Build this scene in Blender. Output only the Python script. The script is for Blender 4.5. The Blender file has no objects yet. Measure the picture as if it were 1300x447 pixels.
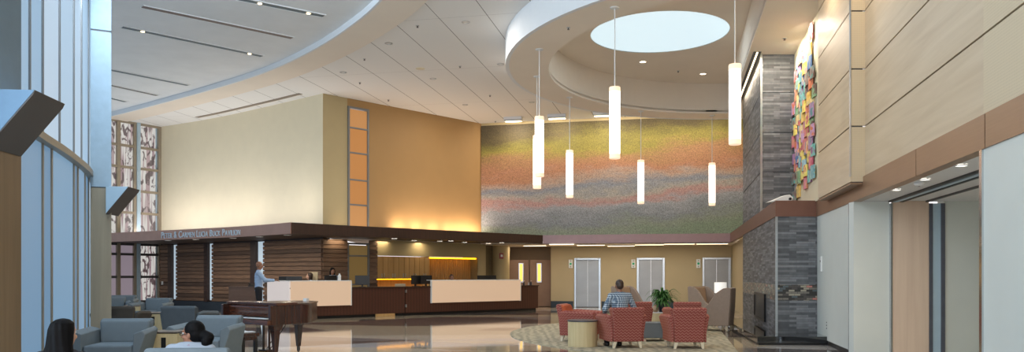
import bpy, bmesh, math, random
from mathutils import Vector, Matrix
from mathutils.geometry import tessellate_polygon
random.seed(7)
SC = bpy.context.scene
COL = SC.collection
PI = math.pi
F = 1000.0; HOR = 349.0; EYE = 1.45
ZC = 7.83          # tile ceiling
ZUP = 7.96         # higher grey ceiling
ZD = 7.12          # drum soffit
ZR = 8.17          # recess ceiling
ZF0, ZF1 = 2.73, 3.08   # fascia

def lin(c):
    return tuple(((v/255.0)/12.92 if v/255.0 <= .04045 else ((v/255.0+.055)/1.055)**2.4) for v in c)

# ---------------------------------------------------------------- materials
def new_mat(name):
    m = bpy.data.materials.new(name); m.use_nodes = True
    nt = m.node_tree
    return m, nt, nt.nodes['Principled BSDF']

def mat(name, rgb, rough=.6, metal=0.0, noise=0.06, scale=6.0, bump=0.0, bscale=60, spec=.5, coat=0, stretch=(1,1,1)):
    m, nt, b = new_mat(name)
    N, L = nt.nodes, nt.links
    c = lin(rgb)
    tc = N.new('ShaderNodeTexCoord'); mp = N.new('ShaderNodeMapping'); mp.inputs['Scale'].default_value = stretch
    L.new(tc.outputs['Object'], mp.inputs['Vector'])
    nz = N.new('ShaderNodeTexNoise'); nz.inputs['Scale'].default_value = scale; nz.inputs['Detail'].default_value = 4
    L.new(mp.outputs['Vector'], nz.inputs['Vector'])
    cr = N.new('ShaderNodeValToRGB')
    cr.color_ramp.elements[0].position = .3; cr.color_ramp.elements[1].position = .7
    cr.color_ramp.elements[0].color = (*[v*(1-noise) for v in c], 1)
    cr.color_ramp.elements[1].color = (*[min(1, v*(1+noise)) for v in c], 1)
    L.new(nz.outputs['Fac'], cr.inputs['Fac']); L.new(cr.outputs['Color'], b.inputs['Base Color'])
    b.inputs['Roughness'].default_value = rough; b.inputs['Metallic'].default_value = metal
    b.inputs['Specular IOR Level'].default_value = spec
    b.inputs['Coat Weight'].default_value = coat
    if bump:
        n2 = N.new('ShaderNodeTexNoise'); n2.inputs['Scale'].default_value = bscale
        L.new(mp.outputs['Vector'], n2.inputs['Vector'])
        bp = N.new('ShaderNodeBump'); bp.inputs['Strength'].default_value = bump; bp.inputs['Distance'].default_value = .01
        L.new(n2.outputs['Fac'], bp.inputs['Height']); L.new(bp.outputs['Normal'], b.inputs['Normal'])
    return m

def emat(name, rgb, strength, base=None):
    m, nt, b = new_mat(name)
    c = lin(rgb)
    b.inputs['Base Color'].default_value = (*(lin(base) if base else c), 1)
    b.inputs['Emission Color'].default_value = (*c, 1)
    b.inputs['Emission Strength'].default_value = strength
    b.inputs['Roughness'].default_value = .5
    return m

def math_node(nt, op, a=None, b=None, c=None):
    n = nt.nodes.new('ShaderNodeMath'); n.operation = op
    for i, v in enumerate((a, b, c)):
        if v is None: continue
        if isinstance(v, (int, float)): n.inputs[i].default_value = v
        else: nt.links.new(v, n.inputs[i])
    return n.outputs[0]

def ramp(nt, fac, stops, interp='LINEAR'):
    cr = nt.nodes.new('ShaderNodeValToRGB'); cr.color_ramp.interpolation = interp
    e = cr.color_ramp.elements
    while len(e) > 1: e.remove(e[0])
    e[0].position = stops[0][0]; e[0].color = (*lin(stops[0][1]), 1)
    for p, c in stops[1:]:
        k = e.new(p); k.color = (*lin(c), 1)
    nt.links.new(fac, cr.inputs['Fac'])
    return cr.outputs['Color']

def coords(nt, kind='Object'):
    tc = nt.nodes.new('ShaderNodeTexCoord'); sp = nt.nodes.new('ShaderNodeSeparateXYZ')
    nt.links.new(tc.outputs[kind], sp.inputs[0])
    return tc.outputs[kind], sp.outputs[0], sp.outputs[1], sp.outputs[2]

def wood_mat(name, dark, light, rough=.45, along='z', scale=1.0, coat=0.0, planks=None):
    m, nt, b = new_mat(name); N, L = nt.nodes, nt.links
    co, x, y, z = coords(nt)
    mp = N.new('ShaderNodeMapping')
    s = {'z': (14, 14, .8), 'x': (.8, 14, 14), 'y': (14, .8, 14), 'h': (1.2, 1.2, 22)}[along]
    mp.inputs['Scale'].default_value = [v*scale for v in s]
    L.new(co, mp.inputs['Vector'])
    nz = N.new('ShaderNodeTexNoise'); nz.inputs['Scale'].default_value = 1.5; nz.inputs['Detail'].default_value = 6; nz.inputs['Distortion'].default_value = .6
    L.new(mp.outputs[0], nz.inputs['Vector'])
    col = ramp(nt, nz.outputs['Fac'], [(.3, dark), (.7, light)])
    if planks:   # a different tone for each board, boards run horizontally
        fl = math_node(nt, 'FLOOR', math_node(nt, 'DIVIDE', math_node(nt, 'SUBTRACT', z, .37), planks))
        wn = N.new('ShaderNodeTexWhiteNoise'); wn.noise_dimensions = '1D'; L.new(fl, wn.inputs['W'])
        mx = N.new('ShaderNodeMix'); mx.data_type = 'RGBA'; mx.blend_type = 'MULTIPLY'; mx.inputs[0].default_value = 1
        L.new(col, mx.inputs[6])
        g = ramp(nt, wn.outputs['Value'], [(0, (165, 162, 165)), (1, (255, 250, 245))])
        L.new(g, mx.inputs[7]); col = mx.outputs[2]
    L.new(col, b.inputs['Base Color'])
    b.inputs['Roughness'].default_value = rough; b.inputs['Coat Weight'].default_value = coat
    b.inputs['Coat Roughness'].default_value = .15
    return m

# ---------------------------------------------------------------- mesh builder
class MB:
    def __init__(s): s.v = []; s.f = []
    def add(s, verts, faces):
        o = len(s.v); s.v += [tuple(p) for p in verts]; s.f += [tuple(i+o for i in f) for f in faces]; return s
    def box(s, x0, x1, y0, y1, z0, z1, M=None):
        p = [Vector(q) for q in ((x0,y0,z0),(x1,y0,z0),(x1,y1,z0),(x0,y1,z0),(x0,y0,z1),(x1,y0,z1),(x1,y1,z1),(x0,y1,z1))]
        if M is not None: p = [M @ q for q in p]
        return s.add(p, [(0,3,2,1),(4,5,6,7),(0,1,5,4),(1,2,6,5),(2,3,7,6),(3,0,4,7)])
    def frus(s, a, b, M=None):
        """a, b : (cx,cy,z,hx,hy) rectangles joined"""
        vs = []
        for cx, cy, z, hx, hy in (a, b):
            vs += [Vector(q) for q in ((cx-hx,cy-hy,z),(cx+hx,cy-hy,z),(cx+hx,cy+hy,z),(cx-hx,cy+hy,z))]
        if M is not None: vs = [M @ q for q in vs]
        return s.add(vs, [(0,3,2,1),(4,5,6,7),(0,1,5,4),(1,2,6,5),(2,3,7,6),(3,0,4,7)])
    def loft(s, rings, cap=True, closed=True):
        n = len(rings[0]); vs = [p for r in rings for p in r]; fs = []
        for i in range(len(rings)-1):
            for j in range(n if closed else n-1):
                k = (j+1) % n
                fs.append((i*n+j, i*n+k, (i+1)*n+k, (i+1)*n+j))
        if cap and closed:
            fs.append(tuple(reversed(range(n)))); fs.append(tuple((len(rings)-1)*n+j for j in range(n)))
        return s.add(vs, fs)
    def cyl(s, cx, cy, z0, z1, r, r1=None, n=24, cap=True):
        r1 = r if r1 is None else r1
        return s.loft([[(cx+q*math.cos(2*PI*j/n), cy+q*math.sin(2*PI*j/n), z) for j in range(n)] for z, q in ((z0, r), (z1, r1))], cap)
    def lathe(s, prof, cx=0, cy=0, n=32, cap=True):
        return s.loft([[(cx+r*math.cos(2*PI*j/n), cy+r*math.sin(2*PI*j/n), z) for j in range(n)] for r, z in prof], cap)
    def tube(s, pts, r, n=8, cap=True):
        pts = [Vector(p) for p in pts]; rings = []
        rr = r if isinstance(r, (list, tuple)) else [r]*len(pts)
        for i, p in enumerate(pts):
            d = (pts[min(i+1, len(pts)-1)] - pts[max(i-1, 0)]).normalized()
            u = d.cross(Vector((0,0,1)))
            if u.length < 1e-3: u = Vector((1,0,0))
            u.normalize(); w = d.cross(u).normalized()
            rings.append([p + rr[i]*(math.cos(2*PI*j/n)*u + math.sin(2*PI*j/n)*w) for j in range(n)])
        return s.loft(rings, cap)
    def prism(s, poly, z0, z1, axis='z', M=None):
        """poly of 2D points extruded. axis z: (x,y); axis y: (x,z) extruded y0..y1; axis x: (y,z)"""
        def mk(p, t):
            q = {'z': (p[0], p[1], t), 'y': (p[0], t, p[1]), 'x': (t, p[0], p[1])}[axis]
            q = Vector(q); return M @ q if M is not None else q
        n = len(poly)
        return s.add([mk(p, z0) for p in poly] + [mk(p, z1) for p in poly],
                     [tuple(range(n)), tuple(range(2*n-1, n-1, -1))] + [(i, n+i, n+(i+1) % n, (i+1) % n) for i in range(n)])
    def ball(s, c, rx, ry=None, rz=None, n=16, m=10, M=None):
        ry = rx if ry is None else ry; rz = rx if rz is None else rz
        vs = []; fs = []
        for i in range(m+1):
            t = PI*i/m
            for j in range(n):
                a = 2*PI*j/n
                q = Vector((rx*math.sin(t)*math.cos(a), ry*math.sin(t)*math.sin(a), rz*math.cos(t)))
                if M is not None: q = M @ q
                vs.append(q + Vector(c))
        for i in range(m):
            for j in range(n):
                k = (j+1) % n
                fs.append((i*n+j, (i+1)*n+j, (i+1)*n+k, i*n+k))
        return s.add(vs, fs)
    def capsule(s, p0, r0, p1, r1, n=14):
        p0 = Vector(p0); p1 = Vector(p1); d = (p1-p0).normalized()
        u = d.orthogonal().normalized(); w = d.cross(u); rings = []
        for k in range(6):
            t = PI/2*(1-k/5); rings.append([p0 - d*r0*math.sin(t) + max(r0*math.cos(t), 1e-4)*(math.cos(2*PI*j/n)*u+math.sin(2*PI*j/n)*w) for j in range(n)])
        for k in range(6):
            t = PI/2*k/5; rings.append([p1 + d*r1*math.sin(t) + max(r1*math.cos(t), 1e-4)*(math.cos(2*PI*j/n)*u+math.sin(2*PI*j/n)*w) for j in range(n)])
        return s.loft(rings)
    def wallstrip(s, pts, z0, z1, th):
        """solid wall along a plan polyline, thickened th to the LEFT of the direction of travel"""
        pts = [Vector((p[0], p[1])) for p in pts]; off = []
        for i, p in enumerate(pts):
            d = (pts[min(i+1, len(pts)-1)] - pts[max(i-1, 0)]).normalized()
            off.append(p + Vector((-d.y, d.x))*th)
        rings = [[(p.x, p.y, z0), (p.x, p.y, z1), (q.x, q.y, z1), (q.x, q.y, z0)] for p, q in zip(pts, off)]
        return s.loft(rings)
    def poly_holes(s, outer, holes, z0, z1):
        """horizontal slab with holes between z0 and z1"""
        loops = [outer] + holes
        for z, flip in ((z0, False), (z1, True)):
            vl = [[Vector((p[0], p[1], 0)) for p in l] for l in loops]
            flat = [(v.x, v.y, z) for l in vl for v in l]
            tri = tessellate_polygon(vl)
            s.add(flat, [tuple(reversed(t)) if flip else tuple(t) for t in tri])
        for l in loops:
            n = len(l)
            s.add([(p[0], p[1], z0) for p in l] + [(p[0], p[1], z1) for p in l], [(i, (i+1) % n, n+(i+1) % n, n+i) for i in range(n)])
        return s
    def build(s, name, m, parent=None, bevel=0, smooth=False, seg=2, subsurf=0, remesh=0, smoothit=0, fix=True):
        me = bpy.data.meshes.new(name)
        me.from_pydata(s.v, [], s.f); me.update()
        if fix:
            b = bmesh.new(); b.from_mesh(me)
            bmesh.ops.recalc_face_normals(b, faces=b.faces); b.to_mesh(me); b.free()
        if smooth or remesh:
            me.polygons.foreach_set('use_smooth', [True]*len(me.polygons))
        o = bpy.data.objects.new(name, me); COL.objects.link(o)
        me.materials.append(m)
        if parent is not None: o.parent = parent
        if remesh:
            r = o.modifiers.new('r', 'REMESH'); r.mode = 'VOXEL'; r.voxel_size = remesh; r.use_smooth_shade = True
            if smoothit:
                q = o.modifiers.new('s', 'SMOOTH'); q.iterations = smoothit; q.factor = .6
        if bevel:
            q = o.modifiers.new('b', 'BEVEL'); q.width = bevel; q.segments = seg; q.limit_method = 'ANGLE'; q.angle_limit = .6
            if not smooth:
                me.polygons.foreach_set('use_smooth', [True]*len(me.polygons))
                w = o.modifiers.new('w', 'WEIGHTED_NORMAL'); w.keep_sharp = True
        if subsurf:
            q = o.modifiers.new('ss', 'SUBSURF'); q.levels = subsurf; q.render_levels = subsurf
        return o

def tag(o, label, cat, group=None):
    o['label'] = label; o['category'] = cat
    if group: o['group'] = group
    return o
def T(name, label, cat, loc=(0,0,0), rz=0, group=None):
    o = bpy.data.objects.new(name, None); COL.objects.link(o)
    o.empty_display_size = .1
    o.location = loc; o.rotation_euler = (0, 0, rz)
    return tag(o, label, cat, group)
def struct(o, label=None, cat=None):
    o['kind'] = 'structure'
    if label: o['label'] = label
    if cat: o['category'] = cat
    return o
def S(name, label=None, cat=None):
    o = bpy.data.objects.new(name, None); COL.objects.link(o); return struct(o, label, cat)
def copy_tree(o, parent=None):
    c = o.copy(); COL.objects.link(c); c.parent = parent
    for ch in list(o.children): copy_tree(ch, c)
    return c
def place(proto, used, loc, rz, label, group=None):
    o = copy_tree(proto) if used[0] else proto
    used[0] = True
    o.location = loc; o.rotation_euler = (0, 0, rz); o['label'] = label
    if group: o['group'] = group
    return o

# plan helpers -------------------------------------------------------------
def R(c, Y): return (c + .204*Y, Y)          # lines parallel to the right wall
def W(t, off=0):                              # line of the reception wall (right face); off > 0 is towards the lobby
    k = 1/math.hypot(1, 1.03)
    return (-6.65 + t + off*1.03*k, 27.7 + 1.03*t - off*k)
def at(px, Y): return ((px-650)/F*Y, Y)
def pz(py, Y): return EYE + (HOR-py)/F*Y
def W_px(px, off=0):
    lo, hi = -3.0, 12.0
    for _ in range(50):
        m = (lo+hi)/2; p = W(m, off)
        if 650+1000*p[0]/p[1] < px: lo = m
        else: hi = m
    return (lo+hi)/2
def catmull(P, n=6):
    out = []
    for i in range(len(P)-1):
        p0 = P[max(i-1,0)]; p1 = P[i]; p2 = P[i+1]; p3 = P[min(i+2, len(P)-1)]
        for k in range(n):
            t = k/n
            out.append(tuple(.5*((2*b)+(-a+c)*t+(2*a-5*b+4*c-d)*t*t+(-a+3*b-3*c+d)*t**3) for a, b, c, d in zip(p0, p1, p2, p3)))
    out.append(tuple(P[-1])); return out
def hit_px(poly, px):
    """point of a plan polyline that a ray at image column px meets, with the direction there"""
    best = None
    for a, b in zip(poly, poly[1:]):
        fa = a[0]-(px-650)/F*a[1]; fb = b[0]-(px-650)/F*b[1]
        if fa*fb <= 0 and fa != fb:
            t = fa/(fa-fb); p = (a[0]+(b[0]-a[0])*t, a[1]+(b[1]-a[1])*t)
            d = Vector((b[0]-a[0], b[1]-a[1])).normalized()
            best = (p, d)
    return best

# ---------------------------------------------------------------- material set
M = {}
M['ceil_tile'], nt, b = new_mat('ceiling_panels')
co, x, y, z = coords(nt)
t_ = math_node(nt, 'SUBTRACT', x, math_node(nt, 'MULTIPLY', y, .215))
fr = math_node(nt, 'FRACT', math_node(nt, 'DIVIDE', math_node(nt, 'ADD', t_, 4.78), 1.25))
ln = math_node(nt, 'LESS_THAN', fr, .016)
t2 = math_node(nt, 'ADD', y, math_node(nt, 'MULTIPLY', x, .215))
fr2 = math_node(nt, 'FRACT', math_node(nt, 'DIVIDE', t2, 4.8))
ln2 = math_node(nt, 'MULTIPLY', math_node(nt, 'LESS_THAN', fr2, .003), .5)
nt.links.new(ramp(nt, math_node(nt, 'MAXIMUM', ln, ln2), [(0, (236, 234, 230)), (1, (130, 124, 118))]), b.inputs['Base Color'])
b.inputs['Roughness'].default_value = .8
M['ceil_up'] = mat('grey_ceiling_plaster', (230, 232, 232), .85, noise=.03, scale=1.5)
M['ceil_beige'] = mat('warm_white_ceiling_plaster', (236, 224, 208), .8, noise=.02, scale=1)
M['ceil_white'] = mat('white_ceiling_plaster', (226, 228, 230), .7, noise=.01)
M['wall_cream'] = mat('cream_wall_paint', (228, 216, 186), .7, noise=.02, scale=2)
M['wall_tan'] = mat('tan_wall_paint', (180, 162, 122), .7, noise=.02, scale=2)
M['wall_gold'] = mat('golden_wall_paint', (168, 132, 84), .65, noise=.02, scale=2)
M['wall_elev'] = mat('khaki_wall_paint', (180, 164, 132), .7, noise=.02, scale=2)
M['white_panel'] = mat('pale_grey_green_panel', (218, 222, 216), .45, noise=.02, scale=2)
M['slat'] = wood_mat('dark_walnut_boards', (116, 92, 76), (158, 126, 102), .65, 'h', planks=.155)
M['walnut'] = wood_mat('dark_walnut', (46, 28, 19), (62, 38, 26), .45, 'z')
M['fascia_dark'] = mat('dark_bronze_metal', (200, 156, 138), .42, metal=.9, noise=.04, scale=3)
M['fascia'] = mat('bronze_metal', (164, 136, 112), .4, metal=.6, noise=.04, scale=2, stretch=(1,1,30))
M['maple'] = wood_mat('pale_maple', (200, 178, 148), (216, 196, 168), .42, 'h', scale=.25)
M['maple_door'] = wood_mat('maple_door', (216, 190, 168), (228, 204, 182), .45, 'z', scale=.4)
M['light_wood'] = wood_mat('light_ash', (196, 176, 132), (212, 194, 152), .5, 'z', scale=.7)
M['cab'] = wood_mat('honey_cabinet_wood', (176, 136, 84), (196, 156, 100), .45, 'z', scale=.5)
M['column_wood'] = wood_mat('column_oak', (142, 132, 112), (158, 146, 124), .5, 'z', scale=.4)
M['metal_blue'] = mat('pale_blue_grey_metal', (182, 206, 222), .5, metal=.15, noise=.02)
M['metal_dark'] = mat('dark_grey_metal', (86, 84, 84), .5, metal=.2, noise=.02)
M['mullion'] = mat('grey_aluminium', (128, 130, 132), .45, metal=.4, noise=.02)
M['mullion_tan'] = mat('tan_aluminium', (160, 148, 130), .45, metal=.2, noise=.02)
M['steel'] = mat('brushed_steel', (190, 194, 198), .3, metal=.95, noise=.05, scale=3, stretch=(1, 1, 20))
M['steel_d'] = mat('brushed_steel_door', (150, 148, 146), .38, metal=.9, noise=.06, scale=1.2, stretch=(1, 1, 2))
M['chrome'] = mat('chrome', (205, 205, 205), .15, metal=1, noise=.01)
M['black'] = mat('black_plastic', (22, 22, 24), .4, noise=.05)
M['navy'] = mat('navy_base_laminate', (44, 56, 68), .5, noise=.05)
M['white'] = mat('white_plastic', (228, 228, 226), .5, noise=.01)
M['granite'] = mat('black_granite', (26, 27, 28), .06, noise=.3, scale=120, spec=.8, coat=.6)
M['pot'] = mat('dark_blue_pot', (34, 40, 54), .35, noise=.05)
M['chair_leg'] = mat('pale_wood_leg', (220, 206, 180), .4, noise=.05)
M['paper'] = mat('white_paper', (230, 230, 228), .7, noise=.02)
M['shade_white'] = emat('lampshade_linen', (250, 246, 238), .55)
M['pend'] = emat('glowing_pendant_glass', (255, 246, 236), 3.2)
M['pend_end'] = emat('frosted_tube_end', (235, 205, 175), 1.0)
M['lamp_warm'] = emat('warm_lamp', (255, 226, 180), 4)
M['lamp_amber'] = emat('amber_strip', (255, 178, 20), 4.5)
M['sky_disc'] = emat('skylight_glow', (204, 226, 236), .92)
M['shade_up'] = emat('daylit_roller_shade', (176, 206, 232), .80, base=(120,130,140))
M['shade_lo'] = emat('daylit_glass_lower', (122, 164, 200), .80, base=(90,100,110))
M['daylight_slot'] = emat('daylit_slot_glass', (176, 192, 204), .8)
M['warm_glass'] = emat('amber_lit_glass', (214, 146, 80), .58, base=(120, 96, 70))
M['door_slot'] = emat('lit_door_slot', (250, 196, 90), 1.3)

# terrazzo floor: large angular shards of grey, tan and cream, polished
m, nt, b = new_mat('polished_terrazzo'); N, L = nt.nodes, nt.links
tc = N.new('ShaderNodeTexCoord'); mp = N.new('ShaderNodeMapping')
mp.inputs['Scale'].default_value = (.16, .62, 1); mp.inputs['Rotation'].default_value = (0, 0, .5)
L.new(tc.outputs['Object'], mp.inputs['Vector'])
vo = N.new('ShaderNodeTexVoronoi'); vo.inputs['Scale'].default_value = 1.25; vo.voronoi_dimensions = '2D'
L.new(mp.outputs[0], vo.inputs['Vector'])
sp = N.new('ShaderNodeSeparateColor'); L.new(vo.outputs['Color'], sp.inputs[0])
shard = ramp(nt, sp.outputs[0], [(0, (104, 98, 98)), (.22, (196, 182, 158)), (.42, (150, 146, 144)), (.56, (204, 202, 202)), (.72, (116, 106, 100)), (.88, (226, 212, 192))], 'CONSTANT')
sn = N.new('ShaderNodeTexNoise'); sn.inputs['Scale'].default_value = 90; L.new(tc.outputs['Object'], sn.inputs['Vector'])
mx = N.new('ShaderNodeMix'); mx.data_type = 'RGBA'; mx.blend_type = 'MULTIPLY'; mx.inputs[0].default_value = .5
L.new(shard, mx.inputs[6]); L.new(ramp(nt, sn.outputs['Fac'], [(.35, (190, 190, 190)), (.65, (255, 255, 255))]), mx.inputs[7])
L.new(mx.outputs[2], b.inputs['Base Color']); b.inputs['Roughness'].default_value = .055; b.inputs['IOR'].default_value = 1.75
M['floor'] = m

# carpet: beige with a wavy pattern
m, nt, b = new_mat('beige_wave_carpet'); N, L = nt.nodes, nt.links
co, x, y, z = coords(nt)
wv = N.new('ShaderNodeTexWave'); wv.inputs['Scale'].default_value = 1.6; wv.inputs['Distortion'].default_value = 7; wv.inputs['Detail'].default_value = 2; wv.inputs['Detail Scale'].default_value = 2.2
L.new(co, wv.inputs['Vector'])
L.new(ramp(nt, wv.outputs['Fac'], [(.3, (150, 144, 124)), (.5, (170, 160, 136)), (.8, (180, 170, 146))]), b.inputs['Base Color'])
b.inputs['Roughness'].default_value = .95
M['carpet'] = m

# mural of stone chips: bands of colour
m, nt, b = new_mat('mosaic_mural'); N, L = nt.nodes, nt.links
co, x, y, z = coords(nt)
mp = N.new('ShaderNodeMapping'); mp.inputs['Scale'].default_value = (.2, .2, .62); L.new(co, mp.inputs['Vector'])
n1 = N.new('ShaderNodeTexNoise'); n1.inputs['Scale'].default_value = 1.3; n1.inputs['Detail'].default_value = 9; n1.inputs['Roughness'].default_value = .68; L.new(mp.outputs[0], n1.inputs['Vector'])
h = math_node(nt, 'DIVIDE', math_node(nt, 'SUBTRACT', z, 3.0), 4.85)
tilt = math_node(nt, 'MULTIPLY', math_node(nt, 'SUBTRACT', x, 3.5), .012)
fac = math_node(nt, 'ADD', math_node(nt, 'SUBTRACT', h, tilt), math_node(nt, 'MULTIPLY', math_node(nt, 'SUBTRACT', n1.outputs['Fac'], .5), .5))
c1 = ramp(nt, fac, [(0, (134, 150, 126)), (.10, (142, 150, 134)), (.17, (138, 142, 146)), (.25, (160, 162, 166)), (.31, (184, 142, 136)), (.36, (168, 162, 152)), (.43, (134, 138, 148)), (.50, (174, 150, 134)), (.58, (176, 124, 92)), (.68, (166, 126, 84)), (.75, (148, 136, 60)), (.83, (126, 116, 52)), (.91, (98, 86, 52)), (1, (88, 76, 52))])
n2 = N.new('ShaderNodeTexNoise'); n2.inputs['Scale'].default_value = 26; n2.inputs['Detail'].default_value = 3; L.new(co, n2.inputs['Vector'])
mx = N.new('ShaderNodeMix'); mx.data_type = 'RGBA'; mx.blend_type = 'OVERLAY'; mx.inputs[0].default_value = .6
L.new(c1, mx.inputs[6]); L.new(ramp(nt, n2.outputs['Fac'], [(.3, (70, 70, 70)), (.7, (195, 195, 195))]), mx.inputs[7])
L.new(mx.outputs[2], b.inputs['Base Color']); b.inputs['Roughness'].default_value = .7
M['mural'] = m

# ledger stone
def stone_mat(name, cols, bands=None, warm=0):
    m, nt, b = new_mat(name); N, L = nt.nodes, nt.links
    co, x, y, z = coords(nt)
    al = math_node(nt, 'ADD', x, math_node(nt, 'MULTIPLY', y, .78))
    cb = N.new('ShaderNodeCombineXYZ'); L.new(al, cb.inputs[0]); L.new(z, cb.inputs[1])
    br = N.new('ShaderNodeTexBrick'); br.inputs['Scale'].default_value = 1; br.inputs['Brick Width'].default_value = .42; br.inputs['Row Height'].default_value = .052
    br.inputs['Mortar Size'].default_value = .002; br.offset = .37; br.inputs['Bias'].default_value = 0
    br.inputs['Color1'].default_value = (0, 0, 0, 1); br.inputs['Color2'].default_value = (1, 1, 1, 1); br.inputs['Mortar'].default_value = (0, 0, 0, 1)
    L.new(cb.outputs[0], br.inputs['Vector'])
    nz = N.new('ShaderNodeTexNoise'); nz.inputs['Scale'].default_value = 9; nz.inputs['Detail'].default_value = 5; L.new(co, nz.inputs['Vector'])
    f = math_node(nt, 'ADD', math_node(nt, 'MULTIPLY', br.outputs['Color'], .6), math_node(nt, 'MULTIPLY', nz.outputs['Fac'], .4))
    L.new(ramp(nt, f, cols), b.inputs['Base Color'])
    bp = N.new('ShaderNodeBump'); bp.inputs['Strength'].default_value = .6; bp.inputs['Distance'].default_value = .03
    L.new(f, bp.inputs['Height']); L.new(bp.outputs['Normal'], b.inputs['Normal'])
    b.inputs['Roughness'].default_value = .55
    return m
M['stone'] = stone_mat('slate_ledger_stone', [(0, (62, 64, 68)), (.45, (98, 100, 104)), (.8, (132, 134, 138)), (1, (158, 158, 160))])
m, nt, b = new_mat('glass_mosaic_band'); N, L = nt.nodes, nt.links
co, x, y, z = coords(nt)
al = math_node(nt, 'ADD', x, math_node(nt, 'MULTIPLY', y, .78))
cb = N.new('ShaderNodeCombineXYZ'); L.new(al, cb.inputs[0]); L.new(z, cb.inputs[1])
br = N.new('ShaderNodeTexBrick'); br.inputs['Scale'].default_value = 1; br.inputs['Brick Width'].default_value = .13; br.inputs['Row Height'].default_value = .045
br.inputs['Mortar Size'].default_value = .003; br.inputs['Color1'].default_value = (0, 0, 0, 1); br.inputs['Color2'].default_value = (1, 1, 1, 1)
L.new(cb.outputs[0], br.inputs['Vector'])
L.new(ramp(nt, br.outputs['Color'], [(0, (58, 54, 52)), (.3, (128, 122, 112)), (.45, (84, 78, 74)), (.6, (166, 158, 140)), (.78, (90, 100, 104)), (.9, (120, 170, 175)), (.96, (196, 130, 120))], 'CONSTANT'), b.inputs['Base Color'])
b.inputs['Roughness'].default_value = .3
M['mosaic'] = m

# fabrics
def chevron(name, a, c, w=.075, h=.055, axis='xy'):
    m, nt, b = new_mat(name); N, L = nt.nodes, nt.links
    co, x, y, z = coords(nt)
    s = math_node(nt, 'ADD', x, y)
    pp = math_node(nt, 'PINGPONG', s, w/2)
    f = math_node(nt, 'FRACT', math_node(nt, 'DIVIDE', math_node(nt, 'ADD', z, pp), h))
    st = math_node(nt, 'GREATER_THAN', f, .62)
    L.new(ramp(nt, st, [(0, a), (1, c)]), b.inputs['Base Color'])
    b.inputs['Roughness'].default_value = .9; b.inputs['Sheen Weight'].default_value = .4
    b.inputs['Sheen Tint'].default_value = (*lin((230, 150, 110)), 1)
    return m
M['chev'] = chevron('maroon_chevron_fabric', (136, 62, 56), (166, 110, 98))
M['orange'] = mat('rust_orange_fabric', (186, 92, 56), .85, noise=.18, scale=14, stretch=(1, 1, 6))
M['grey_fab'] = mat('blue_grey_upholstery', (114, 126, 134), .8, noise=.05, scale=8, bump=.1, bscale=300)
M['slate_fab'] = mat('slate_grey_upholstery', (84, 92, 98), .8, noise=.05, scale=8)
M['brown_fab'] = mat('dark_taupe_upholstery', (74, 68, 62), .85, noise=.06, scale=8)
M['taupe'] = mat('taupe_wool_upholstery', (150, 132, 118), .9, noise=.05, scale=20)
M['taupe_in'] = mat('tan_wool_upholstery', (178, 146, 116), .9, noise=.05, scale=20)
M['ottoman'] = mat('grey_vinyl', (104, 112, 118), .5, noise=.04)
M['piano'] = wood_mat('mahogany', (66, 34, 22), (104, 58, 38), .25, 'h', coat=.5)
M['piano_d'] = wood_mat('dark_mahogany', (48, 24, 17), (72, 38, 26), .25, 'z', coat=.5)
M['hair_black'] = mat('black_hair', (9, 8, 10), .6, noise=.4, scale=60, stretch=(1, 1, .1), spec=.12)
M['hair_brown'] = mat('brown_hair', (60, 42, 32), .45, noise=.3, scale=40, stretch=(1, 1, .1))
M['skin_a'] = mat('light_skin', (206, 160, 134), .5, noise=.03)
M['skin_b'] = mat('brown_skin', (150, 104, 80), .5, noise=.03)
M['shirt_blue'] = mat('light_blue_shirt', (160, 186, 220), .8, noise=.04, scale=10)
M['shirt_white'] = mat('white_blouse', (160, 170, 184), .8, noise=.03, scale=10)
M['trouser'] = mat('black_trousers', (26, 26, 32), .8, noise=.1)
M['dark_top'] = mat('dark_top', (30, 28, 34), .8, noise=.1)
M['collar'] = mat('magenta_collar', (150, 30, 90), .7, noise=.1)
m, nt, b = new_mat('plaid_shirt_cloth'); co, x, y, z = coords(nt)
gx = math_node(nt, 'GREATER_THAN', math_node(nt, 'FRACT', math_node(nt, 'DIVIDE', math_node(nt, 'ADD', x, y), .042)), .62)
gz = math_node(nt, 'GREATER_THAN', math_node(nt, 'FRACT', math_node(nt, 'DIVIDE', z, .042)), .62)
nt.links.new(ramp(nt, math_node(nt, 'MULTIPLY', math_node(nt, 'ADD', gx, gz), .5), [(0, (70, 88, 108)), (.5, (140, 156, 172)), (1, (206, 212, 216))]), b.inputs['Base Color'])
b.inputs['Roughness'].default_value = .9
M['plaid'] = m
M['leaf'] = mat('fern_green', (58, 104, 44), .6, noise=.35, scale=30)
# ================================================================ SETTING
# ---- floor and carpet
struct(MB().box(-24, 16, -8, 42, -.2, 0).build('floor', M['floor']))
def circ(cx, cy, r, c_clip, n=96, ky=1.0):
    """circle clipped to the lobby side of the line R(c_clip)"""
    pts = []
    for k in range(n*4):
        a = 2*PI*k/(n*4); p = (cx+r*math.cos(a), cy+ky*r*math.sin(a))
        if p[0]-.204*p[1] <= c_clip: pts.append((a, p))
    a0 = [q for q in pts]
    # start at the near intersection, go clockwise through -x side to the far one
    a0.sort(key=lambda q: -((q[0]) % (2*PI)))
    ang = sorted(q[0] for q in a0)
    gap = max(range(len(ang)), key=lambda i: (ang[(i+1) % len(ang)]-ang[i]) % (2*PI))
    order = [ang[(gap+1+i) % len(ang)] for i in range(len(ang))]
    return [(cx+r*math.cos(a), cy+ky*r*math.sin(a)) for a in order[::4]] + [(cx+r*math.cos(order[-1]), cy+ky*r*math.sin(order[-1]))]
cp = MB().prism(circ(6.95, 19.2, 7.0, 1.30), .0, .012)
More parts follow.
